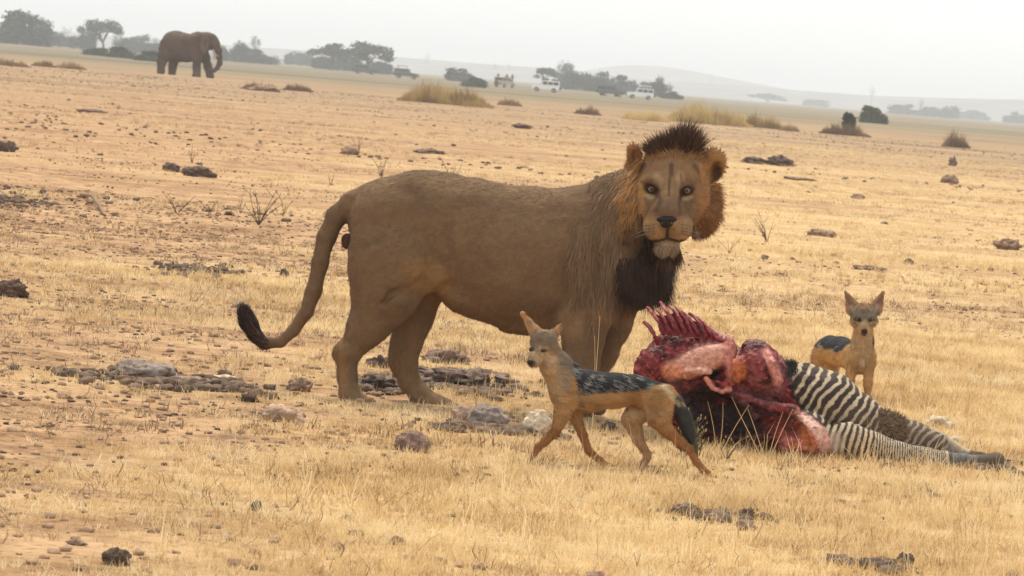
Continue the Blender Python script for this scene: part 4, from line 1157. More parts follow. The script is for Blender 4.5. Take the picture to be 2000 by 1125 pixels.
def jackal_walking():
    fr = Frame(1200, 905, 17.35, level=False); org = fr.w(np.array([[1200, 905, 0]]))[0]
    root = empty('jackal', org); tag(root, 'black backed jackal trotting left through the grass in front of the lion', 'jackal')
    S = SDF((1008, 600, -62), (1392, 936, 62), 1.6)
    S.chain([(1112, 762, 0, 40, 29), (1150, 763, 0, 39, 30), (1200, 762, 0, 33, 27), (1240, 762, 2, 29, 24), (1285, 780, 4, 32, 25)], k=10)
    S.chain([(1108, 752, -2, 36, 28), (1086, 716, -6, 29, 23), (1070, 688, -8, 24, 21)], k=10)
    S.ell((1062, 667, -10), (27, 24, 26), k=6)
    S.ell((1074, 684, -10), (18, 17, 22), k=6)
    S.chain([(1054, 683, -24, 15.5), (1044, 696, -34, 10.5), (1036, 705, -43, 6.8)], k=6)
    S.seg((1050, 700, -28), (1040, 711, -38), 9, 5.5, k=5)
    # ears
    S.seg((1046, 650, -8), (1019, 610, -6), 13, 2.5, (1, 1, 0.55), k=4)
    S.seg((1044, 647, -17), (1026, 621, -11), 7, 2, (1, 1, 0.5), k=2, cut=True)
    S.seg((1080, 655, -2), (1092, 636, -2), 11, 2.5, (1, 1, 0.55), k=4)
    S.ell((1037, 681, -27), (6, 5, 6), k=4, cut=True); S.ell((1061, 682, -36), (6, 5, 6), k=4, cut=True)
    # forelegs
    S.chain([(1108, 775, -14, 29, 15), (1097, 808, -16, 16, 11), (1087, 836, -17, 9.5), (1066, 858, -18, 7), (1052, 871, -19, 6.3), (1044, 882, -21, 6.8), (1040, 887, -25, 5.5)], k=5)
    S.chain([(1112, 785, 12, 26, 14), (1124, 812, 13, 12, 10), (1138, 848, 13, 8), (1150, 880, 13, 6.8), (1172, 900, 12, 6), (1192, 914, 11, 6.2), (1202, 920, 9, 5.5)], k=5)
    # hind legs
    S.chain([(1284, 785, -14, 33, 16), (1286, 812, -17, 24, 13), (1302, 838, -18, 13, 10), (1328, 862, -18, 8.5), (1345, 875, -18, 7.2), (1359, 900, -18, 5.8), (1374, 919, -18, 6.2), (1383, 924, -20, 5.2)], k=5)
    S.chain([(1258, 790, 12, 30, 15), (1234, 818, 15, 19, 12), (1246, 856, 15, 10.5, 9), (1265, 888, 15, 7), (1258, 905, 15, 5.6), (1245, 921, 14, 6), (1240, 926, 12, 5.2)], k=5)
    # tail
    S.chain([(1303, 764, 2, 13), (1320, 785, 3, 11.5), (1334, 812, 3, 13), (1343, 838, 2, 10), (1348, 856, 0, 5)], k=7)
    S.rough(1.2, 9.0, 15)
    V, Q = S.mesh(); V = relax(V, Q, 1); N = vnormals(V, Q)
    x, y, d = V.T
    C = np.tile(np.array([0.38, 0.21, 0.085]), (len(V), 1)) * (1 + 0.2 * fbm(V / 16.0, 4, 16)[:, None])
    C = mixc(C, 0.8 * sstep(805, 850, y), (0.30, 0.12, 0.04))
    C = mixc(C, 0.6 * sstep(800, 840, y) * (d > 3) * (x > 1200), (0.45, 0.29, 0.16))
    C = mixc(C, 0.65 * emask(V, 1215, 806, 60, 12, 0.6) * (d < 20), (0.58, 0.42, 0.26))
    C = mixc(C, 0.8 * emask(V, 1072, 735, 26, 48, 0.5, -20), (0.50, 0.34, 0.19))
    C = mixc(C, 0.8 * emask(V, 1112, 700, 26, 34, 0.5, -40), (0.14, 0.13, 0.11))
    C = mixc(C, 0.7 * emask(V, 1100, 740, 12, 22, 0.7, -20), (0.24, 0.2, 0.15))
    C = mixc(C, emask(V, 1060, 662, 34, 22, 0.4) * 0.9, (0.20, 0.15, 0.10))
    C = mixc(C, 0.8 * emask(V, 1050, 695, 20, 14, 0.4), (0.42, 0.29, 0.18))
    C = mixc(C, 0.8 * emask(V, 1068, 700, 20, 10, 0.5), (0.5, 0.36, 0.22))
    C = mixc(C, 0.85 * sstep(650, 640, y) * (x < 1100) * (y < 652), (0.44, 0.24, 0.11))
    C = mixc(C, 0.6 * lmask(V, [(1030, 628), (1044, 648)], 4) * (d < -6), (0.3, 0.2, 0.13))
    C = mixc(C, 0.9 * np.maximum(emask(V, 1037, 681, 8, 5, 0.4), emask(V, 1061, 683, 8, 5, 0.4)) * (d < -15), (0.03, 0.02, 0.015))
    C = mixc(C, 0.7 * lmask(V, [(1053, 676), (1068, 677)], 2.5) * (d < -15), (0.55, 0.42, 0.28))
    C = mixc(C, 0.8 * emask(V, 1037, 706, 8, 7, 0.4), (0.03, 0.02, 0.018))
    yb = np.interp(x, [1100, 1118, 1132, 1150, 1200, 1245, 1290, 1310], [700, 735, 768, 762, 760, 757, 752, 750])
    sad = sstep(yb + 2, yb - 3, y) * sstep(1112, 1126, x) * sstep(1302, 1290, x)
    C = mixc(C, sad, (0.03, 0.03, 0.03))
    C = mixc(C, 0.6 * lmask(V, [(1128, 765), (1133, 790)], 6), (0.10, 0.09, 0.08))
    C = mixc(C, 0.7 * lmask(V, [(1292, 753), (1318, 785)], 5), (0.52, 0.42, 0.26))
    C = mixc(C, sstep(0, 1, (y - 775) / 30) * sstep(1318, 1330, x) * sstep(870, 860, y + (x - 1335) * 0.5) * (d > -12), (0.045, 0.045, 0.038))
    C = mixc(C, 0.95 * lmask(V, [(1326, 790), (1338, 815), (1347, 845), (1352, 868)], 19, 0.2) * ((d > -15) | (y < 838)) * (x > 1316), (0.04, 0.038, 0.034))
    C = mixc(C, 0.55 * emask(V, 1235, 780, 14, 26, 0.7, -15), (0.20, 0.10, 0.04)); C = mixc(C, 0.5 * emask(V, 1165, 776, 34, 9, 0.6), (0.50, 0.33, 0.16)); C = mixc(C, 0.5 * emask(V, 1275, 800, 12, 30, 0.7, 10), (0.22, 0.11, 0.045))  # flank and thigh shading painted into the coat, paler side patch
    C = mixc(C, 0.3 * emask(V, 1165, 785, 25, 12, 0.7), (0.30, 0.16, 0.06))
    mesh_np('body', fr.w(V), Q, M_FUR, root, C, origin=org)
    fl = np.tile(np.array([1.0, 0.35, 0.0]), (len(V), 1)); fl = np.where((y > 815)[:, None], np.array([0.15, 1, 0]), fl); fl = np.where((x < 1090)[:, None] & (y < 720)[:, None], np.array([0.4, 0.8, 0.1]), fl)
    eye = (emask(V, 1037, 681, 7, 5, 0.1) + emask(V, 1061, 683, 7, 5, 0.1)) * (d < -15) > 0.1
    coat(fr, root, org, V, N, C, 30000, fl, 8.5, 1.5, skip=eye | (sad > 0.5))
    saddle_hair(fr, root, org, V, N, sad > 0.35, 9500, (0.8, 0.5, 0), 9, 18, 1.3, white=0.38)
    i = rng.choice(np.nonzero((x > 1312) & (y > 770) & (y < 872) & (d > -14))[0], 3500)
    tc = np.where((V[i, 1] > 785)[:, None] | (rng.uniform(0, 1, (3500, 1)) < 0.2), np.array([[0.05, 0.046, 0.038]]), np.array([[0.36, 0.27, 0.16]]))
    hair('tail_brush', fr, V[i], N[i], np.tile([0.35, 1.0, 0], (3500, 1)), rng.uniform(8, 17, 3500), 1.9, tc, M_HAIR, root, seg=2, lift=0.22, origin=org)['kind'] = 'stuff'
    for ex, ey, ez in ((1037, 681.5, -27), (1061, 683, -31)):
        ball('eye', fr, (ex, ey, ez + 1), 5.0, M_EYE, root, org, cols=lambda v, a=ex, b=ey: mixc(np.tile(np.array([0.10, 0.05, 0.02]), (len(v), 1)), 1 - sstep(1.2, 2.4, np.hypot(v[:, 0] - a, v[:, 1] - b)), (0.003, 0.003, 0.003)))
    ball('nose', fr, (1035, 706, -50), 5.6, M_NOSE, root, org, scale=(1.1, 0.85, 0.8))
    return root

def jackal_standing():
    fr = Frame(1685, 788, 22.3); org = fr.w(np.array([[1680, 788, 0]]))[0]
    root = empty('jackal', org); tag(root, 'black backed jackal standing behind the striped hindquarters, facing the viewer', 'jackal')
    S = SDF((1590, 556, -80), (1738, 800, 190), 1.5)
    S.ell((1685, 611, -22), (24, 22, 26), k=5)
    S.chain([(1684, 626, -40, 15), (1683, 638, -54, 10), (1682, 643, -62, 7)], k=6)
    S.ell((1684, 640, -34), (15, 12, 16), k=5)
    S.ell((1668, 625, -26), (11, 11, 12), k=5); S.ell((1701, 625, -26), (11, 11, 12), k=5)
    for (bx, by, tx, ty) in ((1664, 600, 1649, 567), (1707, 600, 1723, 569)):
        S.seg((bx, by, -18), (tx, ty, -16), 14.5, 2.6, (1, 1, 0.5), k=4)
        S.seg((bx + (tx - bx) * 0.1, by - 3, -26), (bx + (tx - bx) * 0.75, by + (ty - by) * 0.75, -21), 7.5, 2, (1, 1, 0.45), k=2, cut=True)
    S.ell((1672, 621, -46), (6, 5, 6), k=3, cut=True); S.ell((1697, 621, -46), (6, 5, 6), k=3, cut=True)
    S.chain([(1685, 632, -12, 18, 18), (1684, 665, -4, 20, 20), (1682, 700, 6, 26, 26)], k=8)
    S.chain([(1682, 703, 12, 26), (1668, 696, 50, 28), (1648, 692, 95, 27), (1632, 690, 130, 25), (1624, 694, 150, 22)], k=10)
    S.ell((1700, 700, 6), (11, 20, 18), k=6)
    S.chain([(1697, 710, 0, 12), (1695, 745, -4, 8), (1694, 775, -5, 6.5), (1693, 788, -9, 9)], k=6)
    S.chain([(1665, 710, 6, 13), (1659, 745, 2, 8.5), (1657, 775, 0, 7.5), (1656, 789, -4, 9)], k=6)
    S.chain([(1618, 700, 145, 22, 22), (1614, 728, 150, 14), (1612, 752, 160, 8), (1616, 776, 152, 7), (1616, 783, 146, 8)], k=6)
    S.chain([(1636, 704, 135, 18), (1634, 735, 132, 12), (1636, 755, 140, 8), (1638, 780, 130, 7.5)], k=6)
    S.chain([(1614, 684, 160, 9), (1606, 710, 166, 10), (1603, 745, 166, 9), (1604, 765, 164, 4)], k=5)
    S.rough(1.0, 8.0, 18)
    V, Q = S.mesh(); V = relax(V, Q, 1); N = vnormals(V, Q); x, y, d = V.T
    C = np.tile(np.array([0.50, 0.29, 0.115]), (len(V), 1)) * (1 + 0.2 * fbm(V / 15, 4, 17)[:, None])
    C = mixc(C, 0.7 * sstep(128, 150, d), (0.36, 0.155, 0.075))
    C = mixc(C, 0.7 * sstep(725, 760, y) * (d < 40), (0.42, 0.21, 0.09))
    C = mixc(C, 0.7 * emask(V, 1683, 668, 20, 28, 0.5) * (d < 20), (0.45, 0.33, 0.21))
    C = mixc(C, 0.6 * emask(V, 1683, 708, 22, 22, 0.6) * (d < 20), (0.24, 0.165, 0.10))  # shade on the chest painted as darker coat
    C = mixc(C, 0.7 * emask(V, 1683, 704, 5, 9, 0.6) * (d < 20), (0.6, 0.42, 0.3))
    C = mixc(C, emask(V, 1685, 608, 34, 20, 0.35) * (d < 20), (0.23, 0.185, 0.125))
    C = mixc(C, 0.5 * emask(V, 1685, 602, 9, 16, 0.5), (0.12, 0.09, 0.06))
    C = mixc(C, 0.8 * np.maximum(emask(V, 1666, 630, 9, 6, 0.5), emask(V, 1702, 630, 9, 6, 0.5)), (0.5, 0.35, 0.2))
    C = mixc(C, 0.85 * (y < 598) * (d < 20), (0.33, 0.18, 0.095))
    ear = np.maximum(lmask(V, [(1664, 600), (1652, 575)], 4.5), lmask(V, [(1707, 600), (1719, 576)], 4.5)) * (N[:, 2] < -0.3)
    C = mixc(C, 0.75 * ear, (0.20, 0.11, 0.08))
    C = mixc(C, 0.6 * ear * sstep(586, 598, y), (0.5, 0.42, 0.3))
    C = mixc(C, 0.9 * np.maximum(emask(V, 1672, 621, 8, 5.5, 0.4), emask(V, 1697, 621, 8, 5.5, 0.4)) * (d < -30), (0.03, 0.018, 0.012))
    C = mixc(C, 0.7 * np.maximum(lmask(V, [(1664, 628), (1674, 631)], 2), lmask(V, [(1693, 632), (1704, 629)], 2)), (0.10, 0.07, 0.05))
    C = mixc(C, 0.8 * emask(V, 1683, 628, 4, 8, 0.5) * (d < -40), (0.4, 0.26, 0.14))
    C = mixc(C, 0.9 * emask(V, 1682, 643, 6, 7, 0.4) * (d < -50), (0.02, 0.015, 0.013))
    sad = sstep(690, 683, y + (d - 60) * 0.06) * sstep(22, 34, d) * sstep(152, 142, d)
    C = mixc(C, sad, (0.03, 0.03, 0.033))
    C = mixc(C, 0.9 * emask(V, 1705, 664, 4, 9, 0.5), (0.05, 0.05, 0.05))
    mesh_np('body', fr.w(V), Q, M_FUR, root, C, origin=org)
    fl = np.tile(np.array([0.0, 1.0, 0.1]), (len(V), 1)); fl = np.where((d > 30)[:, None] & (y < 720)[:, None], np.array([-0.25, 0.5, 0.8]), fl)
    eye = (emask(V, 1672, 621, 7, 5, 0.1) + emask(V, 1697, 621, 7, 5, 0.1)) * (d < -30) > 0.1
    coat(fr, root, org, V, N, C, 20000, fl, 7.0, 1.5, skip=eye | (sad > 0.5))
    saddle_hair(fr, root, org, V, N, sad > 0.4, 3500, (-0.3, 0.5, 0.8), 9, 16, 1.8, white=0.14)
    for ex, ey in ((1672, 621), (1697, 621)):
        ball('eye', fr, (ex, ey, -41), 4.6, M_EYE, root, org, cols=lambda v, a=ex, b=ey: mixc(np.tile(np.array([0.10, 0.045, 0.02]), (len(v), 1)), 1 - sstep(1.2, 2.2, np.hypot(v[:, 0] - a, v[:, 1] - b)), (0.003, 0.003, 0.003)))
    ball('nose', fr, (1682, 642, -68), 5.2, M_NOSE, root, org, scale=(1.1, 0.9, 0.7))
    return root
jackal_walking(); jackal_standing()
# ------------------------------------------------------------------ zebra carcass
M_MEAT = mat_col('raw_meat', 0.55, 0.35, 0.5, 50.0, bump=0.9, bscale=45.0, coat=0.05)
M_HIDE = mat_col('striped_hide', 0.8, 0.2, 0.12, 50.0, bump=0.15)
def make_carcass():
    fr = Frame(1500, 885, 18.95, level=False); org = fr.w(np.array([[1560, 890, 0]]))[0]
    root = empty('zebra_carcass', org); tag(root, 'half eaten zebra carcass with bared red ribs and striped hindquarters lying in the grass', 'carcass')
    S = SDF((1225, 585, -135), (1965, 945, 120), 1.7)
    # opened chest and belly
    S.ell((1275, 718, 10), (34, 38, 46), k=10); S.ell((1262, 700, 0), (16, 18, 22), k=6); S.ell((1250, 724, -6), (14, 16, 18), k=6)
    S.ell((1345, 760, 30), (78, 96, 70), k=14); S.ell((1330, 690, 35), (62, 46, 46), k=12, rot=10)
    S.ell((1392, 700, 30), (50, 52, 50), k=12, rot=20)
    S.ell((1440, 775, 22), (82, 98, 80), k=14); S.ell((1492, 745, 0), (54, 76, 72), k=12, rot=-18)
    S.ell((1480, 838, -22), (100, 40, 60), k=14, rot=8)
    S.ell((1396, 838, -10), (70, 34, 60), k=12, rot=6)
    S.ell((1404, 800, -74), (88, 42, 58), k=7, rot=22, cut=True)
    S.ell((1492, 822, -84), (36, 24, 30), k=6, rot=20, cut=True)
    # shoulder blade sheet, membranes, tendons
    S.ell((1368, 706, -42), (66, 29, 20), k=5, rot=-20)
    S.seg((1424, 662, -34), (1424, 745, -60), 9, 14, k=10)
    S.ell((1438, 722, -70), (15, 26, 14), k=6)
    S.ell((1478, 715, -56), (38, 50, 34), k=9); S.ell((1470, 676, -20), (22, 12, 24), k=6)
    S.chain([(1488, 682, -70, 9), (1500, 708, -92, 10), (1514, 740, -92, 8)], k=5)
    S.chain([(1338, 722, -62, 5), (1362, 722, -66, 7), (1382, 724, -60, 6)], k=4)
    S.chain([(1376, 738, -62, 5), (1388, 756, -66, 4.5), (1406, 764, -66, 5), (1420, 758, -66, 5)], k=3)
    S.chain([(1420, 758, -66, 5), (1450, 790, -70, 7), (1472, 812, -74, 8)], k=6)
    S.chain([(1395, 745, -60, 4), (1440, 772, -72, 5), (1500, 790, -78, 8), (1545, 800, -88, 12)], k=8)
    # skinned haunch stump
    S.ell((1572, 846, -62), (45, 46, 46), k=8, rot=35)
    S.ell((1548, 850, -100), (24, 28, 18), k=6, rot=20, cut=True)
    S.ell((1540, 868, -82), (34, 24, 26), k=8)
    # striped hindquarters
    S.chain([(1566, 768, 15, 60, 68), (1618, 787, 12, 60, 66), (1672, 820, 10, 50, 54), (1722, 848, 6, 42, 44), (1780, 860, 2, 37, 36), (1824, 872, 0, 27, 26), (1850, 888, -4, 17, 16)], k=10)
    # lower hind leg in front, hock and hoof
    S.chain([(1612, 860, -66, 32, 26), (1650, 858, -74, 35, 30), (1698, 872, -70, 30, 26), (1750, 887, -62, 25, 22), (1800, 895, -56, 23, 20), (1838, 900, -52, 20), (1872, 902, -50, 18), (1905, 905, -48, 18)], k=7)
    S.seg((1905, 905, -48), (1938, 905, -48), 18, 24, (1, 1, 0.9), k=4)
    S.ell((1978, 912, -46), (26, 44, 44), k=2, cut=True)
    # other leg lying behind
    S.chain([(1800, 842, 30, 15), (1842, 858, 30, 12), (1885, 888, 22, 11), (1915, 897, 15, 13), (1935, 900, 12, 13)], k=5)
    meatw = lambda p: sstep(1620, 1560, p[:, 0]) * (1 - 0.75 * emask(p, 1368, 703, 66, 32, 0.3, -20))
    S.rough(5.0, 22.0, 61, meatw); S.rough(4.0, 7.0, 62, meatw, 4)
    V, Q = S.mesh(); V = relax(V, Q, 1, 0.4); N = vnormals(V, Q); x, y, d = V.T
    # ---- raw side colours, with hollow and underside shade painted in
    f1 = fbm(V / np.array([22.0, 14.0, 20.0]), 5, 63); f2 = fbm(V / 8.0, 3, 64); f3 = fbm(V / np.array([9.0, 40.0, 30.0]), 3, 65)
    C = np.tile(np.array([0.19, 0.014, 0.020]), (len(V), 1))
    C = mixc(C, sstep(0.05, 0.35, f1), (0.28, 0.03, 0.035)); fs = fbm(np.stack([(x * 0.7 + y * 0.7) / 60.0, (x * 0.7 - y * 0.7) / 5.0, d / 12.0], 1), 3, 68); C = mixc(C, 0.6 * sstep(0.1, 0.4, fs), (0.42, 0.10, 0.09)); C = mixc(C, 0.6 * sstep(-0.05, -0.35, fs), (0.045, 0.005, 0.008))
    C = mixc(C, sstep(0.02, -0.22, f1) * 0.9, (0.05, 0.005, 0.008))
    C = mixc(C, sstep(0.22, 0.45, f2) * 0.55, (0.50, 0.14, 0.13)); C = mixc(C, sstep(0.15, 0.4, -f2) * 0.6, (0.05, 0.006, 0.008))
    pinkish = emask(V, 1368, 703, 62, 27, 0.3, -20) * (d < 0)
    C = mixc(C, pinkish * 0.97, (0.62, 0.37, 0.28)); C = mixc(C, pinkish * sstep(0.2, 0.5, f1) * 0.4, (0.45, 0.12, 0.09)); C = mixc(C, pinkish * sstep(0.1, 0.35, f3) * 0.5, (0.72, 0.45, 0.34))
    C = mixc(C, 0.9 * emask(V, 1312, 722, 20, 18, 0.5) * (d < -10), (0.68, 0.33, 0.20))
    C = mixc(C, 0.85 * emask(V, 1424, 690, 14, 44, 0.4) * (d < -10), (0.56, 0.24, 0.20))
    C = mixc(C, 0.9 * emask(V, 1438, 722, 15, 26, 0.4) * (d < -30), (0.55, 0.19, 0.045))
    C = mixc(C, 0.8 * emask(V, 1432, 652, 26, 10, 0.5), (0.68, 0.44, 0.36))
    C = mixc(C, 0.7 * emask(V, 1484, 740, 52, 62, 0.5) * sstep(-0.2, 0.3, f1), (0.26, 0.085, 0.095))
    C = mixc(C, 0.55 * emask(V, 1476, 772, 40, 30, 0.6), (0.17, 0.075, 0.085))
    C = mixc(C, 0.9 * lmask(V, [(1488, 680), (1500, 708), (1514, 742)], 9) * (d < -40), (0.66, 0.34, 0.30))
    C = mixc(C, 0.9 * emask(V, 1470, 673, 24, 9, 0.5), (0.10, 0.03, 0.035))
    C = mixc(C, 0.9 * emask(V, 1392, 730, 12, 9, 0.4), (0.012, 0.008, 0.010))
    C = mixc(C, 0.96 * emask(V, 1400, 806, 96, 44, 0.3, 22) * sstep(0.45, 0.15, f1), (0.008, 0.0015, 0.002)); C = mixc(C, 0.6 * emask(V, 1400, 806, 96, 44, 0.3, 22), (0.02, 0.003, 0.004)); C = mixc(C, 0.85 * emask(V, 1400, 868, 130, 18, 0.5, 6), (0.03, 0.006, 0.005))  # darkness of the cavity and shade under the belly painted into the flesh
    C = mixc(C, 0.9 * lmask(V, [(1338, 722), (1382, 724)], 6) * (d < -40), (0.75, 0.50, 0.42))
    C = mixc(C, 0.9 * lmask(V, [(1376, 738), (1388, 757), (1406, 765), (1420, 758)], 5) * (d < -40), (0.62, 0.32, 0.26))
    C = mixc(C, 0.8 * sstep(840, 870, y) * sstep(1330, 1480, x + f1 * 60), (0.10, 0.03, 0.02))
    st = emask(V, 1572, 846, 50, 50, 0.2)
    C = mixc(C, st * 0.95, (0.52, 0.17, 0.13))
    C = mixc(C, st * lmask(V, [(1520, 792), (1560, 806), (1592, 838), (1606, 872)], 12), (0.78, 0.60, 0.52))
    C = mixc(C, st * 0.9 * lmask(V, [(1545, 815), (1568, 850), (1578, 880)], 10) * sstep(-0.3, 0.2, f1), (0.62, 0.28, 0.09))
    C = mixc(C, 0.9 * emask(V, 1540, 828, 22, 24, 0.5) , (0.13, 0.016, 0.012))
    C = mixc(C, 0.8 * emask(V, 1536, 872, 30, 22, 0.6) * sstep(-0.1, 0.3, f2), (0.40, 0.17, 0.07))
    C = mixc(C, 0.7 * st * sstep(0.2, 0.45, f2), (0.30, 0.04, 0.035))
    # ---- hide
    lb = np.interp(y, [690, 720, 770, 800, 830, 860, 900], [1532, 1538, 1546, 1566, 1605, 1615, 1616])
    hide = sstep(lb - 1.5, lb + 1.5, x + 3 * f2)
    wv = 9 * fbm(V / 34.0, 3, 66) + 2.0 * f2
    a = (x - 1540) * 0.66 + (y - 705) * 0.62; bq = (x - 1540) * 0.62 - (y - 705) * 0.66
    ph = (a - 0.0016 * (bq - 10) ** 2 * 1.0 + wv + 0.14 * bq) / (15.5 * 1.18 - 0.012 * a)
    tri = np.abs((ph % 1.0) - 0.5) * 2
    bw = sstep(0.54 + 0.12 * f1, 0.68 + 0.12 * f1, tri)
    ph2 = (x + 0.25 * (y - 870) + wv * 0.7 - 0.004 * (y - 870) ** 2) / np.interp(x, [1610, 1700, 1840], [19.0, 18.5, 15.0])
    tri2 = np.abs((ph2 % 1.0) - 0.5) * 2
    near = (d < np.interp(x, [1600, 1700, 1840], [-28, -20, -12])) & (y > np.interp(x, [1600, 1650, 1700, 1760, 1840], [828, 822, 838, 862, 878]))
    bw = np.where(near, sstep(0.42, 0.55, tri2), bw)
    cream = np.array([0.52, 0.42, 0.29]) * (1 + 0.25 * f1[:, None]); blk = np.array([0.045, 0.032, 0.028])
    H = cream * bw[:, None] + blk * (1 - bw[:, None])
    H = mixc(H, 0.5 * sstep(1720, 1800, x) * (~near), (0.13, 0.10, 0.07))
    H = mixc(H, 0.7 * emask(V, 1738, 836, 46, 30, 0.8, 25) * sstep(-0.35, 0.2, f1) * (d < 30) * (~near), (0.16, 0.10, 0.06))
    H = mixc(H, 0.9 * sstep(1842, 1856, x) * (d < 2), (0.11, 0.105, 0.10)); H = mixc(H, 0.9 * sstep(1895, 1906, x), (0.06, 0.045, 0.036))
    H = mixc(H, 0.85 * sstep(6, 14, d) * sstep(1806, 1826, x) * sstep(1900, 1890, x), (0.48, 0.38, 0.26))
    H = mixc(H, 0.3 * near * sstep(884, 905, y - (x - 1650) * 0.08), (0.09, 0.065, 0.045))
    H = mixc(H, 0.6 * emask(V, 1622, 862, 14, 22, 0.5) * near, (0.55, 0.45, 0.36))
    H = mixc(H, 0.18 * sstep(-0.1, 0.4, fbm(V / 45.0, 4, 69)), (0.30, 0.21, 0.13))
    C = C * np.array([0.88, 0.70, 0.66])
    C = C * (1 - hide[:, None]) + H * hide[:, None]
    rim = sstep(7, 2, np.abs(x - lb)) * (y < 830)
    C = mixc(C, 0.85 * rim, (0.05, 0.03, 0.03))
    # two skins of one continuous body: raw flesh and hide
    qh = hide[Q].mean(1) > 0.5
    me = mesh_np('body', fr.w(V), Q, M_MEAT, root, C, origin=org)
    me.data.materials.append(M_HIDE); me.data.polygons.foreach_set('material_index', qh.astype(np.int32)); me.data.update()
    # hide hair
    i = rng.choice(np.nonzero((hide > 0.9) & (N[:, 1] < 0.6) & (x < 1850))[0], 16000)
    fl = np.tile(np.array([1.0, 0.55, 0.0]), (len(i), 1)); fl = fl - N[i] * (fl * N[i]).sum(1)[:, None]
    hair('hide_hair', fr, V[i], N[i], unit(fl) + rng.normal(0, 0.15, (len(i), 3)), rng.uniform(2, 3.6, len(i)), 1.2, C[i] * rng.uniform(0.8, 1.2, (len(i), 1)), M_HAIR, root, lift=0.18, origin=org)['kind'] = 'stuff'
    n = 1100; k = np.nonzero((x > 1712) & (x < 1768) & (np.abs(y - np.interp(x, [1700, 1800], [818, 845])) < 24) & (d < 28) & (~near) & (N[:, 1] < 0.5))[0]; i = rng.choice(k, n)
    c = np.array([[0.10, 0.065, 0.04]]) + rng.uniform(0, 1, (n, 1)) ** 2 * np.array([[0.26, 0.17, 0.10]])
    hair('tail_hair', fr, V[i], N[i], np.stack([rng.normal(0.7, 0.5, n), rng.normal(0.1, 0.5, n), rng.normal(-0.3, 0.3, n)], 1), rng.uniform(7, 17, n), 1.6, c, M_HAIR, root, seg=3, droop=0.08, lift=0.5, wob=0.25, origin=org)['kind'] = 'stuff'
    n = 500; k = np.nonzero((x > 1535) & (x < 1556) & (y < 735) & (N[:, 1] < 0.1))[0]; i = rng.choice(k, n)
    hair('mane_tuft', fr, V[i], N[i], np.stack([rng.normal(-0.2, 0.3, n), rng.normal(-0.9, 0.2, n), rng.normal(0, 0.3, n)], 1), rng.uniform(6, 13, n), 1.6, np.full((n, 3), 0.035), M_HAIR, root, seg=2, origin=org)['kind'] = 'stuff'
    # ribs
    ribs = [((1259, 628), (1270, 644), (1284, 672)), ((1266, 600), (1278, 620), (1296, 652)), ((1280, 600), (1292, 620), (1310, 654)), ((1291, 593), (1306, 618), (1324, 652)),
            ((1303, 592), (1322, 618), (1338, 654)), ((1316, 597), (1336, 622), (1352, 656)), ((1330, 603), (1350, 626), (1366, 660)), ((1344, 608), (1364, 631), (1380, 664)),
            ((1357, 615), (1376, 638), (1392, 668)), ((1370, 624), (1388, 646), (1402, 672)), ((1384, 634), (1400, 654), (1412, 676))]
    for k, (a_, b_, c_) in enumerate(ribs):
        a_, b_, c_ = [np.array(q, float) for q in (a_, b_, c_)]
        a_ = a_ + rng.normal(0, 1.8, 2) + (c_ - a_) * rng.uniform(-0.08, 0.14); b_ = b_ + rng.normal(0, 1.6, 2); thk = rng.uniform(0.8, 1.25)
        P_ = []
        for t in np.linspace(0, 1, 9):
            q = (1 - t) ** 2 * a_ + 2 * t * (1 - t) * (b_ + [3, -4]) + t * t * c_
            P_.append((q[0] + rng.normal(0, 0.6), q[1], 2 + 34 * (t - 0.5) ** 2 * 2 - 26 * t + k * 1.0, thk * (2.9 + 2.2 * t) * (1 + 0.15 * math.sin(5 * t + k))))
        v, f = tubes([P_], 9)
        v = v + 1.1 * np.stack([fbm(v / 5, 2, 70 + k), fbm(v / 5, 2, 80 + k), fbm(v / 5, 2, 90 + k)], 1)
        c = np.array([0.22, 0.025, 0.032]) * (1 + 0.5 * fbm(v / 7, 3, 71 + k)[:, None]); c = mixc(c, 0.6 * sstep(0.15, 0.4, fbm(v / 10, 2, 72 + k)), (0.55, 0.22, 0.20)); c = mixc(c, 0.7 * sstep(-0.1, -0.4, fbm(v / 8, 2, 73 + k)), (0.10, 0.012, 0.018))
        cap = len(v); v = np.concatenate([v, v[:9].mean(0)[None], v[-9:].mean(0)[None]]); c = np.concatenate([c, c[:1], c[-1:]])
        T = [((i + 1) % 9, i, cap) for i in range(9)] + [(cap - 9 + i, cap - 9 + (i + 1) % 9, cap + 1) for i in range(9)]
        mesh_np('rib', fr.w(v), [f, np.array(T)], M_MEAT, root, c, origin=org)
    # flesh hanging between the ribs
    v = []; 
    for k, (a_, b_, c_) in enumerate(ribs[1:]):
        for t in np.linspace(0.18 + 0.2 * abs(math.sin(k * 2.3)), 1.0, 6):
            q = (1 - t) ** 2 * np.array(a_) + 2 * t * (1 - t) * np.array(b_) + t * t * np.array(c_)
            v.append((q[0] + 2, q[1] + 2, 8 - 20 * t + k))
    v = np.array(v, float); m_ = len(ribs) - 1
    f = np.array([(a * 6 + b, a * 6 + b + 1, a * 6 + b + 7, a * 6 + b + 6) for a in range(m_ - 1) for b in range(5)])
    v2 = v + [0, 0, 5.0]; F2 = np.concatenate([f, f[:, ::-1] + len(v)])
    vv = np.concatenate([v, v2]); c = np.array([0.13, 0.012, 0.018]) * (1 + 0.6 * fbm(vv / 9, 3, 75)[:, None])
    mesh_np('rib_membrane', fr.w(vv), F2, M_MEAT, root, c, origin=org)
    return root
make_carcass()
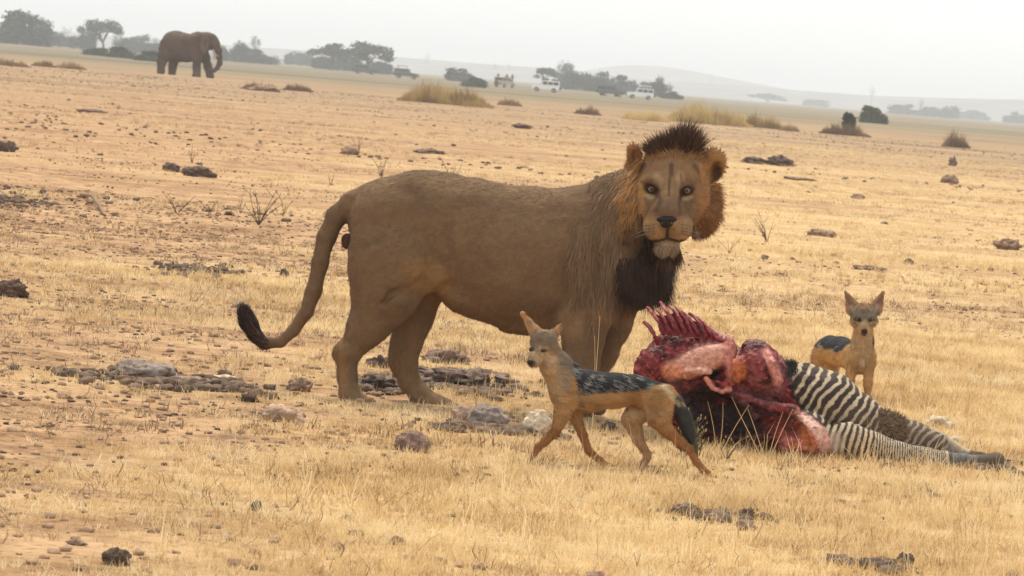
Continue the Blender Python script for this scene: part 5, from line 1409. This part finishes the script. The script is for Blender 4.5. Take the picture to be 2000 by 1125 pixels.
# ------------------------------------------------------------------ stones, dung, clods
M_ROCK = mat_col('stone', 0.9, 0.25, 0.3, 25.0, bump=0.8, bscale=40.0)
def lump(name, px, py, w, h, col, label, group, seed, jag=0.35, cat='stone', fine=0.25):
    """irregular lump sitting in the ground; px, py = middle of its foot"""
    q = G(px, py); s = q[1] / FPX
    x, y = q[0], q[1]; z = tz(x, y)
    W, H = w * s / 2, h * s
    nu, nv = (44, 24) if w > 45 else (26, 14)
    th = np.linspace(0, math.pi, nv)[:, None]; ph = np.linspace(0, 2 * math.pi, nu, endpoint=False)[None]
    D = np.stack([np.sin(th) * np.cos(ph), np.sin(th) * np.sin(ph), np.cos(th) * np.ones_like(ph)], -1).reshape(-1, 3)
    asp = np.array([1.0, 0.75, max(0.3, 1.2 * h / w)]) * max(1.0, w / 45.0)
    r = 1 + jag * fbm(D * 1.7 + seed * 3.1, 3, seed) * 1.3 + fine * fbm(D * asp * 3.2 + seed, 4, seed + 5, 0.6)
    V = D * r[:, None] * np.array([W, W * 0.75, H * 0.58]) + np.array([x, y, z + H * 0.28])
    a = np.arange(nu * nv).reshape(nv, nu); b = np.roll(a, -1, 1)
    F = np.stack([a[1:], b[1:], b[:-1], a[:-1]], -1).reshape(-1, 4)
    C = np.array(col) * (1 + 0.7 * fbm(D * 4 + seed, 4, seed + 9)[:, None])
    o = mesh_np(name, V, F, M_ROCK, cols=C, origin=(x, y, z))
    return tag(o, label, cat, group)

GREY = (0.27, 0.215, 0.18); DARK = (0.125, 0.085, 0.068); BRN = (0.27, 0.175, 0.12); PALE = (0.55, 0.42, 0.30); PINK = (0.36, 0.22, 0.17); DUNG = (0.19, 0.13, 0.095)
LUMPS = [
 ('rock', 285, 742, 120, 40, GREY, 'grey rounded mound of earth left of the lion tail', 'stones'),
 ('rock', 240, 742, 26, 14, (0.13, 0.05, 0.03), 'small dark red lump at the left end of the grey mound', 'stones'),
 ('rock', 365, 750, 90, 16, (0.27, 0.19, 0.14), 'low brown ridge running right from the grey mound', 'stones'),
 ('rock', 438, 744, 60, 13, PALE, 'flat pale stone between the grey mound and the lion', 'stones'),
 ('rock', 585, 765, 48, 28, BRN, 'brown stone left of the lion near hind foot', 'stones'),
 ('rock', 552, 818, 84, 36, (0.42, 0.29, 0.20), 'tan stone in the grass below left of the lion hind foot', 'stones'),
 ('rock', 806, 878, 72, 42, (0.22, 0.14, 0.11), 'brown block of earth in the grass below the lion belly', 'stones'),
 ('rock', 950, 830, 76, 50, GREY, 'grey stone with a dark foot left of the trotting jackal', 'stones'),
 ('rock', 905, 822, 50, 34, (0.32, 0.22, 0.17), 'pinkish stone touching the grey stone on its left', 'stones'),
 ('rock', 1046, 842, 50, 54, (0.62, 0.50, 0.36), 'pale cream stone just left of the trotting jackal foreleg', 'stones'),
 ('dung_heap', 742, 720, 52, 26, (0.11, 0.075, 0.06), 'dark dung heap between the lion hind legs, upper one', 'dung heaps'),
 ('dung_heap', 738, 763, 74, 26, (0.10, 0.075, 0.06), 'dark dung heap between the lion hind legs, lower one', 'dung heaps'),
 ('dung_heap', 905, 757, 165, 40, (0.20, 0.145, 0.115), 'broad dark dung heap behind the lion far hind leg', 'dung heaps'),
 ('dung_heap', 870, 712, 90, 28, (0.19, 0.13, 0.10), 'smaller brown heap just behind the broad dark one', 'dung heaps'),
 ('clod', 875, 832, 34, 13, DARK, 'black clod below the pinkish stone', 'dark clods'),
 ('clod', 968, 838, 60, 14, DARK, 'black clods at the foot of the grey stone', 'dark clods'),
 ('clod', 1190, 838, 34, 20, DARK, 'dark clod seen under the belly of the trotting jackal', 'dark clods'),
 ('clod', 22, 576, 66, 34, (0.12, 0.075, 0.055), 'dark brown heap at the left edge below mid height', 'dark clods'),
 ('clod', 10, 298, 44, 24, DARK, 'dark heap at the left edge high on the plain', 'dark clods'),
 ('clod', 335, 336, 30, 18, DARK, 'small pointed dark clod, left one of a pair below the elephant', 'dark clods'),
 ('clod', 388, 346, 60, 22, DARK, 'long dark clod, right one of a pair below the elephant', 'dark clods'),
 ('clod', 683, 302, 32, 17, BRN, 'small brown clod above the lion tail base', 'dark clods'),
 ('clod', 840, 298, 50, 11, DUNG, 'flat brown clod above the lion back', 'dark clods'),
 ('dung_heap', 1478, 320, 46, 15, DARK, 'low left half of the dark dung right of the lion ear', 'dung heaps'),
 ('dung_heap', 1524, 324, 46, 22, DARK, 'taller right half of the dark dung right of the lion ear', 'dung heaps'),
 ('clod', 1860, 324, 16, 22, DUNG, 'small upright brown clod far right on the plain', 'dark clods'),
 ('clod', 1855, 356, 34, 18, BRN, 'brown clod below the small upright one at far right', 'dark clods'),
 ('clod', 1776, 519, 22, 13, DARK, 'small dark clod above the right jackal ears', 'dark clods'),
 ('clod', 1968, 484, 50, 22, BRN, 'brown clod near the right edge at mid height', 'dark clods'),
 ('clod', 1605, 456, 54, 13, BRN, 'flat brown clods on the yellow plain right of the lion', 'dark clods'),
 ('clod', 1675, 388, 26, 11, BRN, 'tiny brown clod high on the right of the plain', 'dark clods'),
 ('clod', 1560, 350, 60, 6, BRN, 'thin brown streak of clods below the long dark heap', 'dark clods'),
 ('clod', 500, 986, 22, 22, DARK, 'small dark lump with a dry stem in the lower left grass', 'dark clods'),
 ('clod', 228, 1090, 52, 34, (0.11, 0.08, 0.055), 'dark shaggy lump near the lower left corner', 'dark clods'),
 ('clod', 150, 1048, 34, 12, BRN, 'faint brown clod above left of the shaggy lump', 'dark clods'),
 ('clod', 676, 1006, 26, 12, DUNG, 'upper brown clod of the pair in the lower left middle', 'dark clods'),
 ('clod', 698, 1034, 32, 13, DUNG, 'lower brown clod of the pair in the lower left middle', 'dark clods'),
 ('clod', 776, 1052, 34, 20, BRN, 'brown clod right of the pair in the lower middle', 'dark clods'),
 ('rock', 1166, 1124, 46, 22, PINK, 'pinkish grey stone cut by the bottom edge', 'stones'),
 ('clod', 1338, 998, 56, 24, DUNG, 'brown clod below the hind feet of the trotting jackal', 'dark clods'),
 ('clod', 1400, 1006, 44, 13, BRN, 'low brown clod between two darker ones under the carcass', 'dark clods'),
 ('clod', 1458, 1006, 34, 25, DARK, 'dark rounded clod under the carcass', 'dark clods'),
 ('clod', 1510, 1014, 22, 12, DARK, 'small dark clod right of the dark rounded one', 'dark clods'),
 ('clod', 1642, 1092, 66, 20, DUNG, 'left brown clod of the row in the lower right', 'dark clods'),
 ('clod', 1722, 1098, 44, 20, DUNG, 'middle brown clod of the row in the lower right', 'dark clods'),
 ('clod', 1768, 1096, 34, 28, DARK, 'right and tallest dark clod of the row in the lower right', 'dark clods'),
 ('clod', 555, 536, 17, 16, DARK, 'single small black clod left of the lion tail', 'dark clods'),
 ('clod', 350, 522, 34, 14, DARK, 'dark clod right of the far left heap, level with the lion rump', 'dark clods'),
 ('clod', 432, 528, 40, 11, DARK, 'flat dark clod between two others left of the lion tail', 'dark clods'),
 ('clod', 470, 598, 26, 14, GREY, 'grey clod above the lion tail tuft', 'dark clods'),
 ('rock', 1835, 838, 56, 26, (0.56, 0.45, 0.32), 'pale stone behind the striped hindquarters', 'stones'),
 ('rock', 1868, 868, 40, 18, (0.46, 0.37, 0.27), 'smaller pale stone beside the zebra hoof leg', 'stones'),
 ('clod', 1960, 902, 90, 11, BRN, 'long low brown clod right of the zebra hooves', 'dark clods'),
 ('clod', 1640, 500, 20, 9, BRN, 'tiny brown clod above the right jackal left ear', 'dark clods'),
 ('clod', 1700, 532, 60, 10, BRN, 'flat brown clods just above the right jackal ears', 'dark clods'),
 ('clod', 1020, 252, 36, 8, DARK, 'flat dark clod above the lion back near the vehicles', 'dark clods'),
 ('clod', 520, 178, 60, 12, BRN, 'brown earth heap right below the elephant', 'dark clods'),
 ('clod', 180, 216, 50, 6, DUNG, 'flat dark clod left below the elephant', 'dark clods'),
]
for k, (nm, px, py, w, h, col, lab, grp) in enumerate(LUMPS):
    lump(nm, px, py, w, h, col, lab, grp, 100 + k * 7, jag=0.3, cat={'rock': 'stone', 'clod': 'clod', 'dung_heap': 'dung heap'}[nm], fine=0.7 if nm != 'rock' else 0.3)

# crumbs of soil and dung nobody could count
def crumb_geo(sd):
    D = unit(np.random.default_rng(sd).normal(0, 1, (14, 3)))
    th = np.linspace(0, math.pi, 6)[:, None]; ph = np.linspace(0, 2 * math.pi, 8, endpoint=False)[None]
    D = np.stack([np.sin(th) * np.cos(ph), np.sin(th) * np.sin(ph), np.cos(th) * np.ones_like(ph)], -1).reshape(-1, 3)
    r = 1 + 0.9 * fbm(D * 1.9 + sd, 2, sd)
    V = D * r[:, None] * [0.03, 0.024, 0.014] + [0, 0, 0.006]
    a = np.arange(48).reshape(6, 8); b = np.roll(a, -1, 1)
    return V, np.stack([a[1:], b[1:], b[:-1], a[:-1]], -1).reshape(-1, 4)
def crumb_coll(name, lo, hi, base):
    m = mat_straw(name, lo, tuple((a + b) / 2 for a, b in zip(lo, hi)), hi)
    c = bpy.data.collections.new(name)
    for k in range(6):
        v, f = crumb_geo(base + k); o = mesh_np('%s_%d' % (name, k), v, f, m); SC.collection.objects.unlink(o); c.objects.link(o)
    return c
CD = crumb_coll('dark_crumb', (0.10, 0.068, 0.05), (0.27, 0.18, 0.12), 300)
CP = crumb_coll('pale_crumb', (0.36, 0.23, 0.14), (0.58, 0.40, 0.25), 320)
def crumbs_around(name, coll, px, py, rx, ry, n, s0, s1):
    q = G(px, py); a = rng.uniform(0, 6.28, n); r = np.abs(rng.normal(0, 0.5, n))
    x = q[0] + np.cos(a) * r * rx; y = q[1] + np.sin(a) * r * ry
    return tag(strew(name, coll, np.stack([x, y, terrain(x, y)], 1), rng.uniform(0, 6.28, n), rng.uniform(s0, s1, n), rng.integers(0, 6, n)), kind='stuff')
crumbs_around('dung_crumbs', CD, 1500, 321, 0.5, 1.2, 170, 1.5, 4.0)
for nm_, px_, py_, rx_, ry_, n_ in (('dung_crumbs', 890, 752, 0.42, 0.8, 420), ('dung_crumbs', 742, 755, 0.18, 0.7, 160), ('dung_crumbs', 310, 748, 0.7, 0.5, 260), ('dung_crumbs', 960, 838, 0.35, 0.25, 120), ('dung_crumbs', 380, 526, 0.5, 1.6, 120), ('dung_crumbs', 1400, 1004, 0.24, 0.3, 40), ('dung_crumbs', 1700, 1098, 0.22, 0.2, 34), ('dung_crumbs', 15, 392, 1.0, 3.0, 160), ('dung_crumbs', 1870, 905, 0.4, 0.4, 90)):
    crumbs_around(nm_, CD, px_, py_, rx_, ry_, n_, 0.4, 1.7)
soil = lambda x, y: 1 - straw_amount(x, y)
lay('dark_crumbs', CD, 22000, 12.5, 70, lambda x, y: np.clip(0.05 + 0.4 * soil(x, y) + 1.5 * (pat(x, y, 1.1, 51) - 0.12), 0, 1), 0.15, 0.65, nid=6, power=1.6)
lay('pale_crumbs', CP, 12000, 12.5, 45, lambda x, y: np.clip(0.7 * soil(x, y) + 0.5 * pat(x, y, 0.8, 52), 0, 1), 0.2, 0.9, nid=6, power=1.8)
lay('far_clods', CD, 14000, 40, 240, lambda x, y: np.clip(0.06 + 1.8 * (pat(x, y, 6.0, 53) - 0.14), 0, 1), 0.4, 2.0, nid=6, power=1.2)

# ------------------------------------------------------------------ tall dry grass clumps on the plain
M_TALL = mat_straw('tall_straw', (0.26, 0.17, 0.075), (0.50, 0.36, 0.15), (0.68, 0.52, 0.25))
M_TALLB = mat_straw('tall_brown', (0.17, 0.11, 0.065), (0.28, 0.18, 0.105), (0.42, 0.29, 0.17))
def clump(px0, px1, top, base, label, mat, n=2600, name='dry_grass_clump', group='tall grass clumps far out on the plain'):
    cx = (px0 + px1) / 2
    q = G(cx, base); x, y = q[0], q[1]; s = y / FPX
    W = (px1 - px0) * s / 2; H = (base - top) * s
    u = rng.uniform(-1, 1, n); v = rng.uniform(-1, 1, n)
    prof = (1 - np.abs(u) ** 3.0) * (0.62 + 0.55 * vnoise(np.stack([u * 7 + cx, v * 3, u * 0], 1), 8)) * (1 - 0.3 * v * v)
    r = np.random.default_rng(int(cx))
    V, Qd, T = tuft_geo(n, 0.35, 1.15, 0.01, 0.0, 0.2, 0.35, r)
    V = V.reshape(n, 5, 3); h = (H * np.clip(prof, 0.12, 1))[:, None]
    side = unit(np.stack([r.normal(0, 1, n), r.normal(0, 0.4, n), np.zeros(n)], 1))
    wd = (0.006 + 0.006 * r.uniform(0, 1, n))[:, None] * max(1, s * 60)
    out = np.zeros_like(V)
    c = np.stack([u * W, v * W * 0.5, np.zeros(n)], 1)
    for k in range(5):
        out[:, k] = c + V[:, k] * h
    for k, sg in ((0, -1), (1, 1), (2, .7), (3, -.7)):
        out[:, k] += side * wd * sg
    out = out.reshape(-1, 3)
    z = terrain(x + np.repeat(c[:, 0], 5), y + np.repeat(c[:, 1], 5))
    root = empty(name, (x, y, tz(x, y))); tag(root, label, 'grass clump', group)
    out[:, 2] += z - tz(x, y)
    mesh_np('blades', out, [Qd, T], mat, root)['kind'] = 'stuff'
clump(775, 965, 152, 204, 'tall yellow grass clump in the middle distance above the lion back', M_TALL, 4200)
clump(1290, 1470, 192, 242, 'large yellow grass clump right above the lion head', M_TALL, 4200)
clump(1440, 1530, 212, 250, 'paler right end of the grass beyond the lion head', M_TALL, 1500)
clump(1210, 1310, 204, 236, 'low yellow grass left of the large clump above the lion head', M_TALL, 1500)
clump(1120, 1175, 200, 224, 'small rusty tuft between the two white vehicles and the plain', M_TALLB, 900)
clump(1520, 1562, 234, 256, 'small brown tuft right of the large yellow clump', M_TALLB, 600)
clump(1600, 1700, 226, 264, 'brown weedy tufts around the small blackish bush', M_TALLB, 1600)
clump(1840, 1895, 246, 288, 'reddish brown tuft at the far right of the plain', M_TALLB, 900)
clump(970, 1020, 184, 206, 'small brown tuft right of the tall yellow clump', M_TALLB, 600)
clump(-30, 60, 108, 128, 'dark low scrub at the far left below the trees, first clump', M_TALLB, 1400)
clump(60, 110, 112, 130, 'dark low scrub at the far left below the trees, second clump', M_TALLB, 900)
clump(105, 170, 114, 134, 'dark low scrub at the far left below the trees, third clump', M_TALLB, 1000)
clump(470, 545, 152, 176, 'brown low scrub right of the elephant, left clump', M_TALLB, 1000)
clump(550, 612, 158, 178, 'brown low scrub right of the elephant, right clump', M_TALLB, 900)

# ------------------------------------------------------------------ dead stems and weeds
def weed(px, py, hpx, n, spread, mat, label, thick=1.1, depth=None, curve=0.5, heads=0, hmat=None, name='dry_plant', cat='dry plant', group='dead stems in the grass', twigs=1, fan=None):
    q = G(px, py); y = q[1] if depth is None else depth
    p = P(px, py, y); x = p[0]; z = tz(x, y) - 0.01; s = y / FPX
    r = np.random.default_rng(int(px * 7 + py))
    paths = []; tips = []
    for i in range(n):
        a = (r.uniform(-1, 1) if fan is None else fan[i % len(fan)]) * spread
        H = hpx * s * r.uniform(0.55, 1.0) if i else hpx * s
        c = r.normal(0, curve) * 0.5
        pts = []
        for t in np.linspace(0, 1, 6):
            pts.append((a * H * t + c * H * t * t, r.normal(0, 0.01) * H * t + 0.25 * spread * H * t * math.sin(i * 2.1), H * t * (1 - 0.18 * abs(a) * t), thick * s * (1 - 0.65 * t)))
        paths.append(pts); tips.append(pts[-1])
        for _ in range(twigs):
            k = r.integers(2, 5); b = pts[k]; sg = r.choice([-1, 1]); L = H * r.uniform(0.15, 0.35)
            paths.append([b, (b[0] + sg * L * 0.5, b[1], b[2] + L * 0.5, thick * s * 0.4), (b[0] + sg * L * 0.75, b[1], b[2] + L, thick * s * 0.2)])
            tips.append(paths[-1][-1])
    V, F = tubes(paths, 4)
    root = empty(name, (x, y, z)); tag(root, label, cat, group)
    mesh_np('stem', V, F, mat, root)
    if heads:
        HV = np.concatenate([leaves(np.array(t[:3]) - [0, 0, heads * s], np.array([heads * 0.35, heads * 0.35, heads]) * s, 26, heads * 0.22 * s) for t in tips])
        mesh_np('seed_head', HV, np.arange(len(HV)).reshape(-1, 4), hmat or mat, root)
    return root
weed(505, 440, 78, 9, 0.75, M_TWIG, 'bare brown many stemmed plant left of the lion rump', 1.1)
weed(470, 420, 46, 4, 0.6, M_TWIG, 'small bare stems just left of the many stemmed plant', 0.9)
weed(552, 425, 54, 3, 0.4, M_TWIG, 'arching stems between the many stemmed plant and lion tail', 0.9)
weed(345, 420, 46, 4, 0.8, M_TWIG, 'low crooked brown twigs below the elephant', 1.0)
weed(410, 424, 34, 3, 0.5, M_TWIG, 'small twigs between two larger dead plants at the left', 0.9)
weed(645, 362, 28, 2, 0.4, M_TWIG, 'single short leaning stem above the lion tail', 1.1)
weed(375, 318, 40, 3, 0.5, M_TWIG, 'thin dead stems beside the pair of dark clods', 0.9)
weed(745, 345, 50, 5, 0.4, M_TWIG, 'thin dead stems rising above the lion rump', 0.8)
weed(880, 362, 60, 5, 0.45, M_TWIG, 'forked dead stems sticking up behind the lion back', 1.1)
weed(1022, 378, 34, 4, 0.8, M_TWIG, 'spreading low twigs behind the middle of the lion back', 0.9)
weed(1498, 470, 66, 7, 0.5, M_TWIG, 'bare upright stems on the yellow plain right of the lion mane', 0.8)
weed(1425, 500, 34, 4, 0.8, M_TWIG, 'small crooked twig right of the lion chin', 0.8)
weed(700, 300, 40, 5, 0.5, M_TWIG, 'tall thin weeds on the plain above the lion rump', 0.7)
weed(960, 690, 112, 1, 0.05, M_STRAW, 'single pale seed stem standing in front of the lion belly', 0.9, depth=19.0, curve=0.12, heads=16, hmat=M_STRAW, twigs=0)
weed(1155, 850, 250, 2, 0.12, M_STRAW, 'tall pale stems in front of the lion foreleg', 0.8, depth=18.6, curve=0.15, twigs=0)
weed(930, 800, 110, 2, 0.2, M_STRAW, 'pale thin stems behind the grey stone', 0.7, curve=0.2)
weed(505, 985, 64, 1, 0.35, M_STRAW, 'thin slanting stem growing from the small dark lump', 0.7, curve=0.1)
weed(1362, 884, 108, 9, 0.42, M_OLIVE, 'dull green weed with small pale flowers behind the jackal tail', 1.5, depth=18.0, heads=3.2, hmat=M_STRAW, cat='weed', name='weed', twigs=3)
weed(1335, 880, 80, 5, 0.4, M_OLIVE, 'smaller green weed touching the jackal hind leg', 1.3, depth=17.9, heads=3.0, hmat=M_STRAW, cat='weed', name='weed', twigs=2)
weed(1420, 880, 60, 5, 0.6, M_OLIVE, 'low green weed against the dark belly of the carcass', 1.2, depth=18.1, heads=2.6, hmat=M_STRAW, cat='weed', name='weed', twigs=2)
weed(1500, 885, 150, 4, 0.8, M_STRAW, 'long pale stems crossing in front of the carcass', 1.0, depth=18.1, curve=0.2, twigs=0, fan=[-0.8, -0.45, 0.1, 0.35])
weed(1400, 885, 130, 3, 0.6, M_STRAW, 'pale slanting stems in front of the dark chest of the carcass', 0.9, depth=18.0, curve=0.2, twigs=0, fan=[0.6, 0.3, -0.1])
weed(1265, 790, 130, 2, 0.25, M_STRAW, 'thin pale stems in front of the left end of the carcass', 0.7, depth=18.2, curve=0.2, twigs=0)
weed(1545, 900, 70, 6, 0.5, M_STRAW, 'short pale stems below the skinned haunch', 0.9, depth=18.0, twigs=0)
weed(1690, 915, 70, 6, 0.5, M_STRAW, 'short pale stems in front of the striped lower leg', 0.8, depth=18.0, twigs=0)
weed(1150, 930, 120, 4, 0.5, M_STRAW, 'pale stems between the forelegs of the trotting jackal', 0.8, depth=17.0, twigs=0)
weed(1240, 940, 120, 4, 0.4, M_STRAW, 'pale stems in front of the trotting jackal belly', 0.8, depth=16.9, twigs=0)
weed(1100, 900, 90, 4, 0.6, M_STRAW, 'pale leaning stems crossing the trotting jackal foreleg', 0.8, depth=17.0, twigs=0)
weed(1442, 1040, 76, 2, 0.12, M_STRAW, 'pale hooked stem by the dark rounded clod under the carcass', 1.2, curve=0.4, twigs=0)
weed(1168, 1090, 96, 1, 0.05, M_STRAW, 'single upright pale stem above the bottom edge stone', 0.9, curve=0.1, twigs=0)
weed(1880, 1050, 60, 2, 0.3, M_STRAW, 'pale bent stem in the lower right grass', 0.9, curve=0.3, twigs=0)
weed(1400, 200, 46, 3, 0.1, M_TWIG, 'dark thin stalks rising from the large yellow clump', 0.45, depth=215.0, curve=0.1, twigs=0)
weed(835, 158, 40, 4, 0.15, M_TWIG, 'dark thin stalks rising from the tall yellow clump', 0.45, depth=210.0, curve=0.1, twigs=0)
# stick lying on the ground
qa, qb = G(158, 384), G(205, 420)
V, F = tubes([[(qa[0], qa[1], tz(qa[0], qa[1]) + 0.03, 0.012), ((qa[0] + qb[0]) / 2, (qa[1] + qb[1]) / 2, tz(*((qa + qb) / 2)[:2]) + 0.09, 0.02), (qb[0], qb[1], tz(qb[0], qb[1]) + 0.01, 0.012)]], 6)
tag(mesh_np('stick', V, F, M_TWIG, origin=tuple(qa)), 'dead brown stick lying on the bare soil at the left', 'stick')
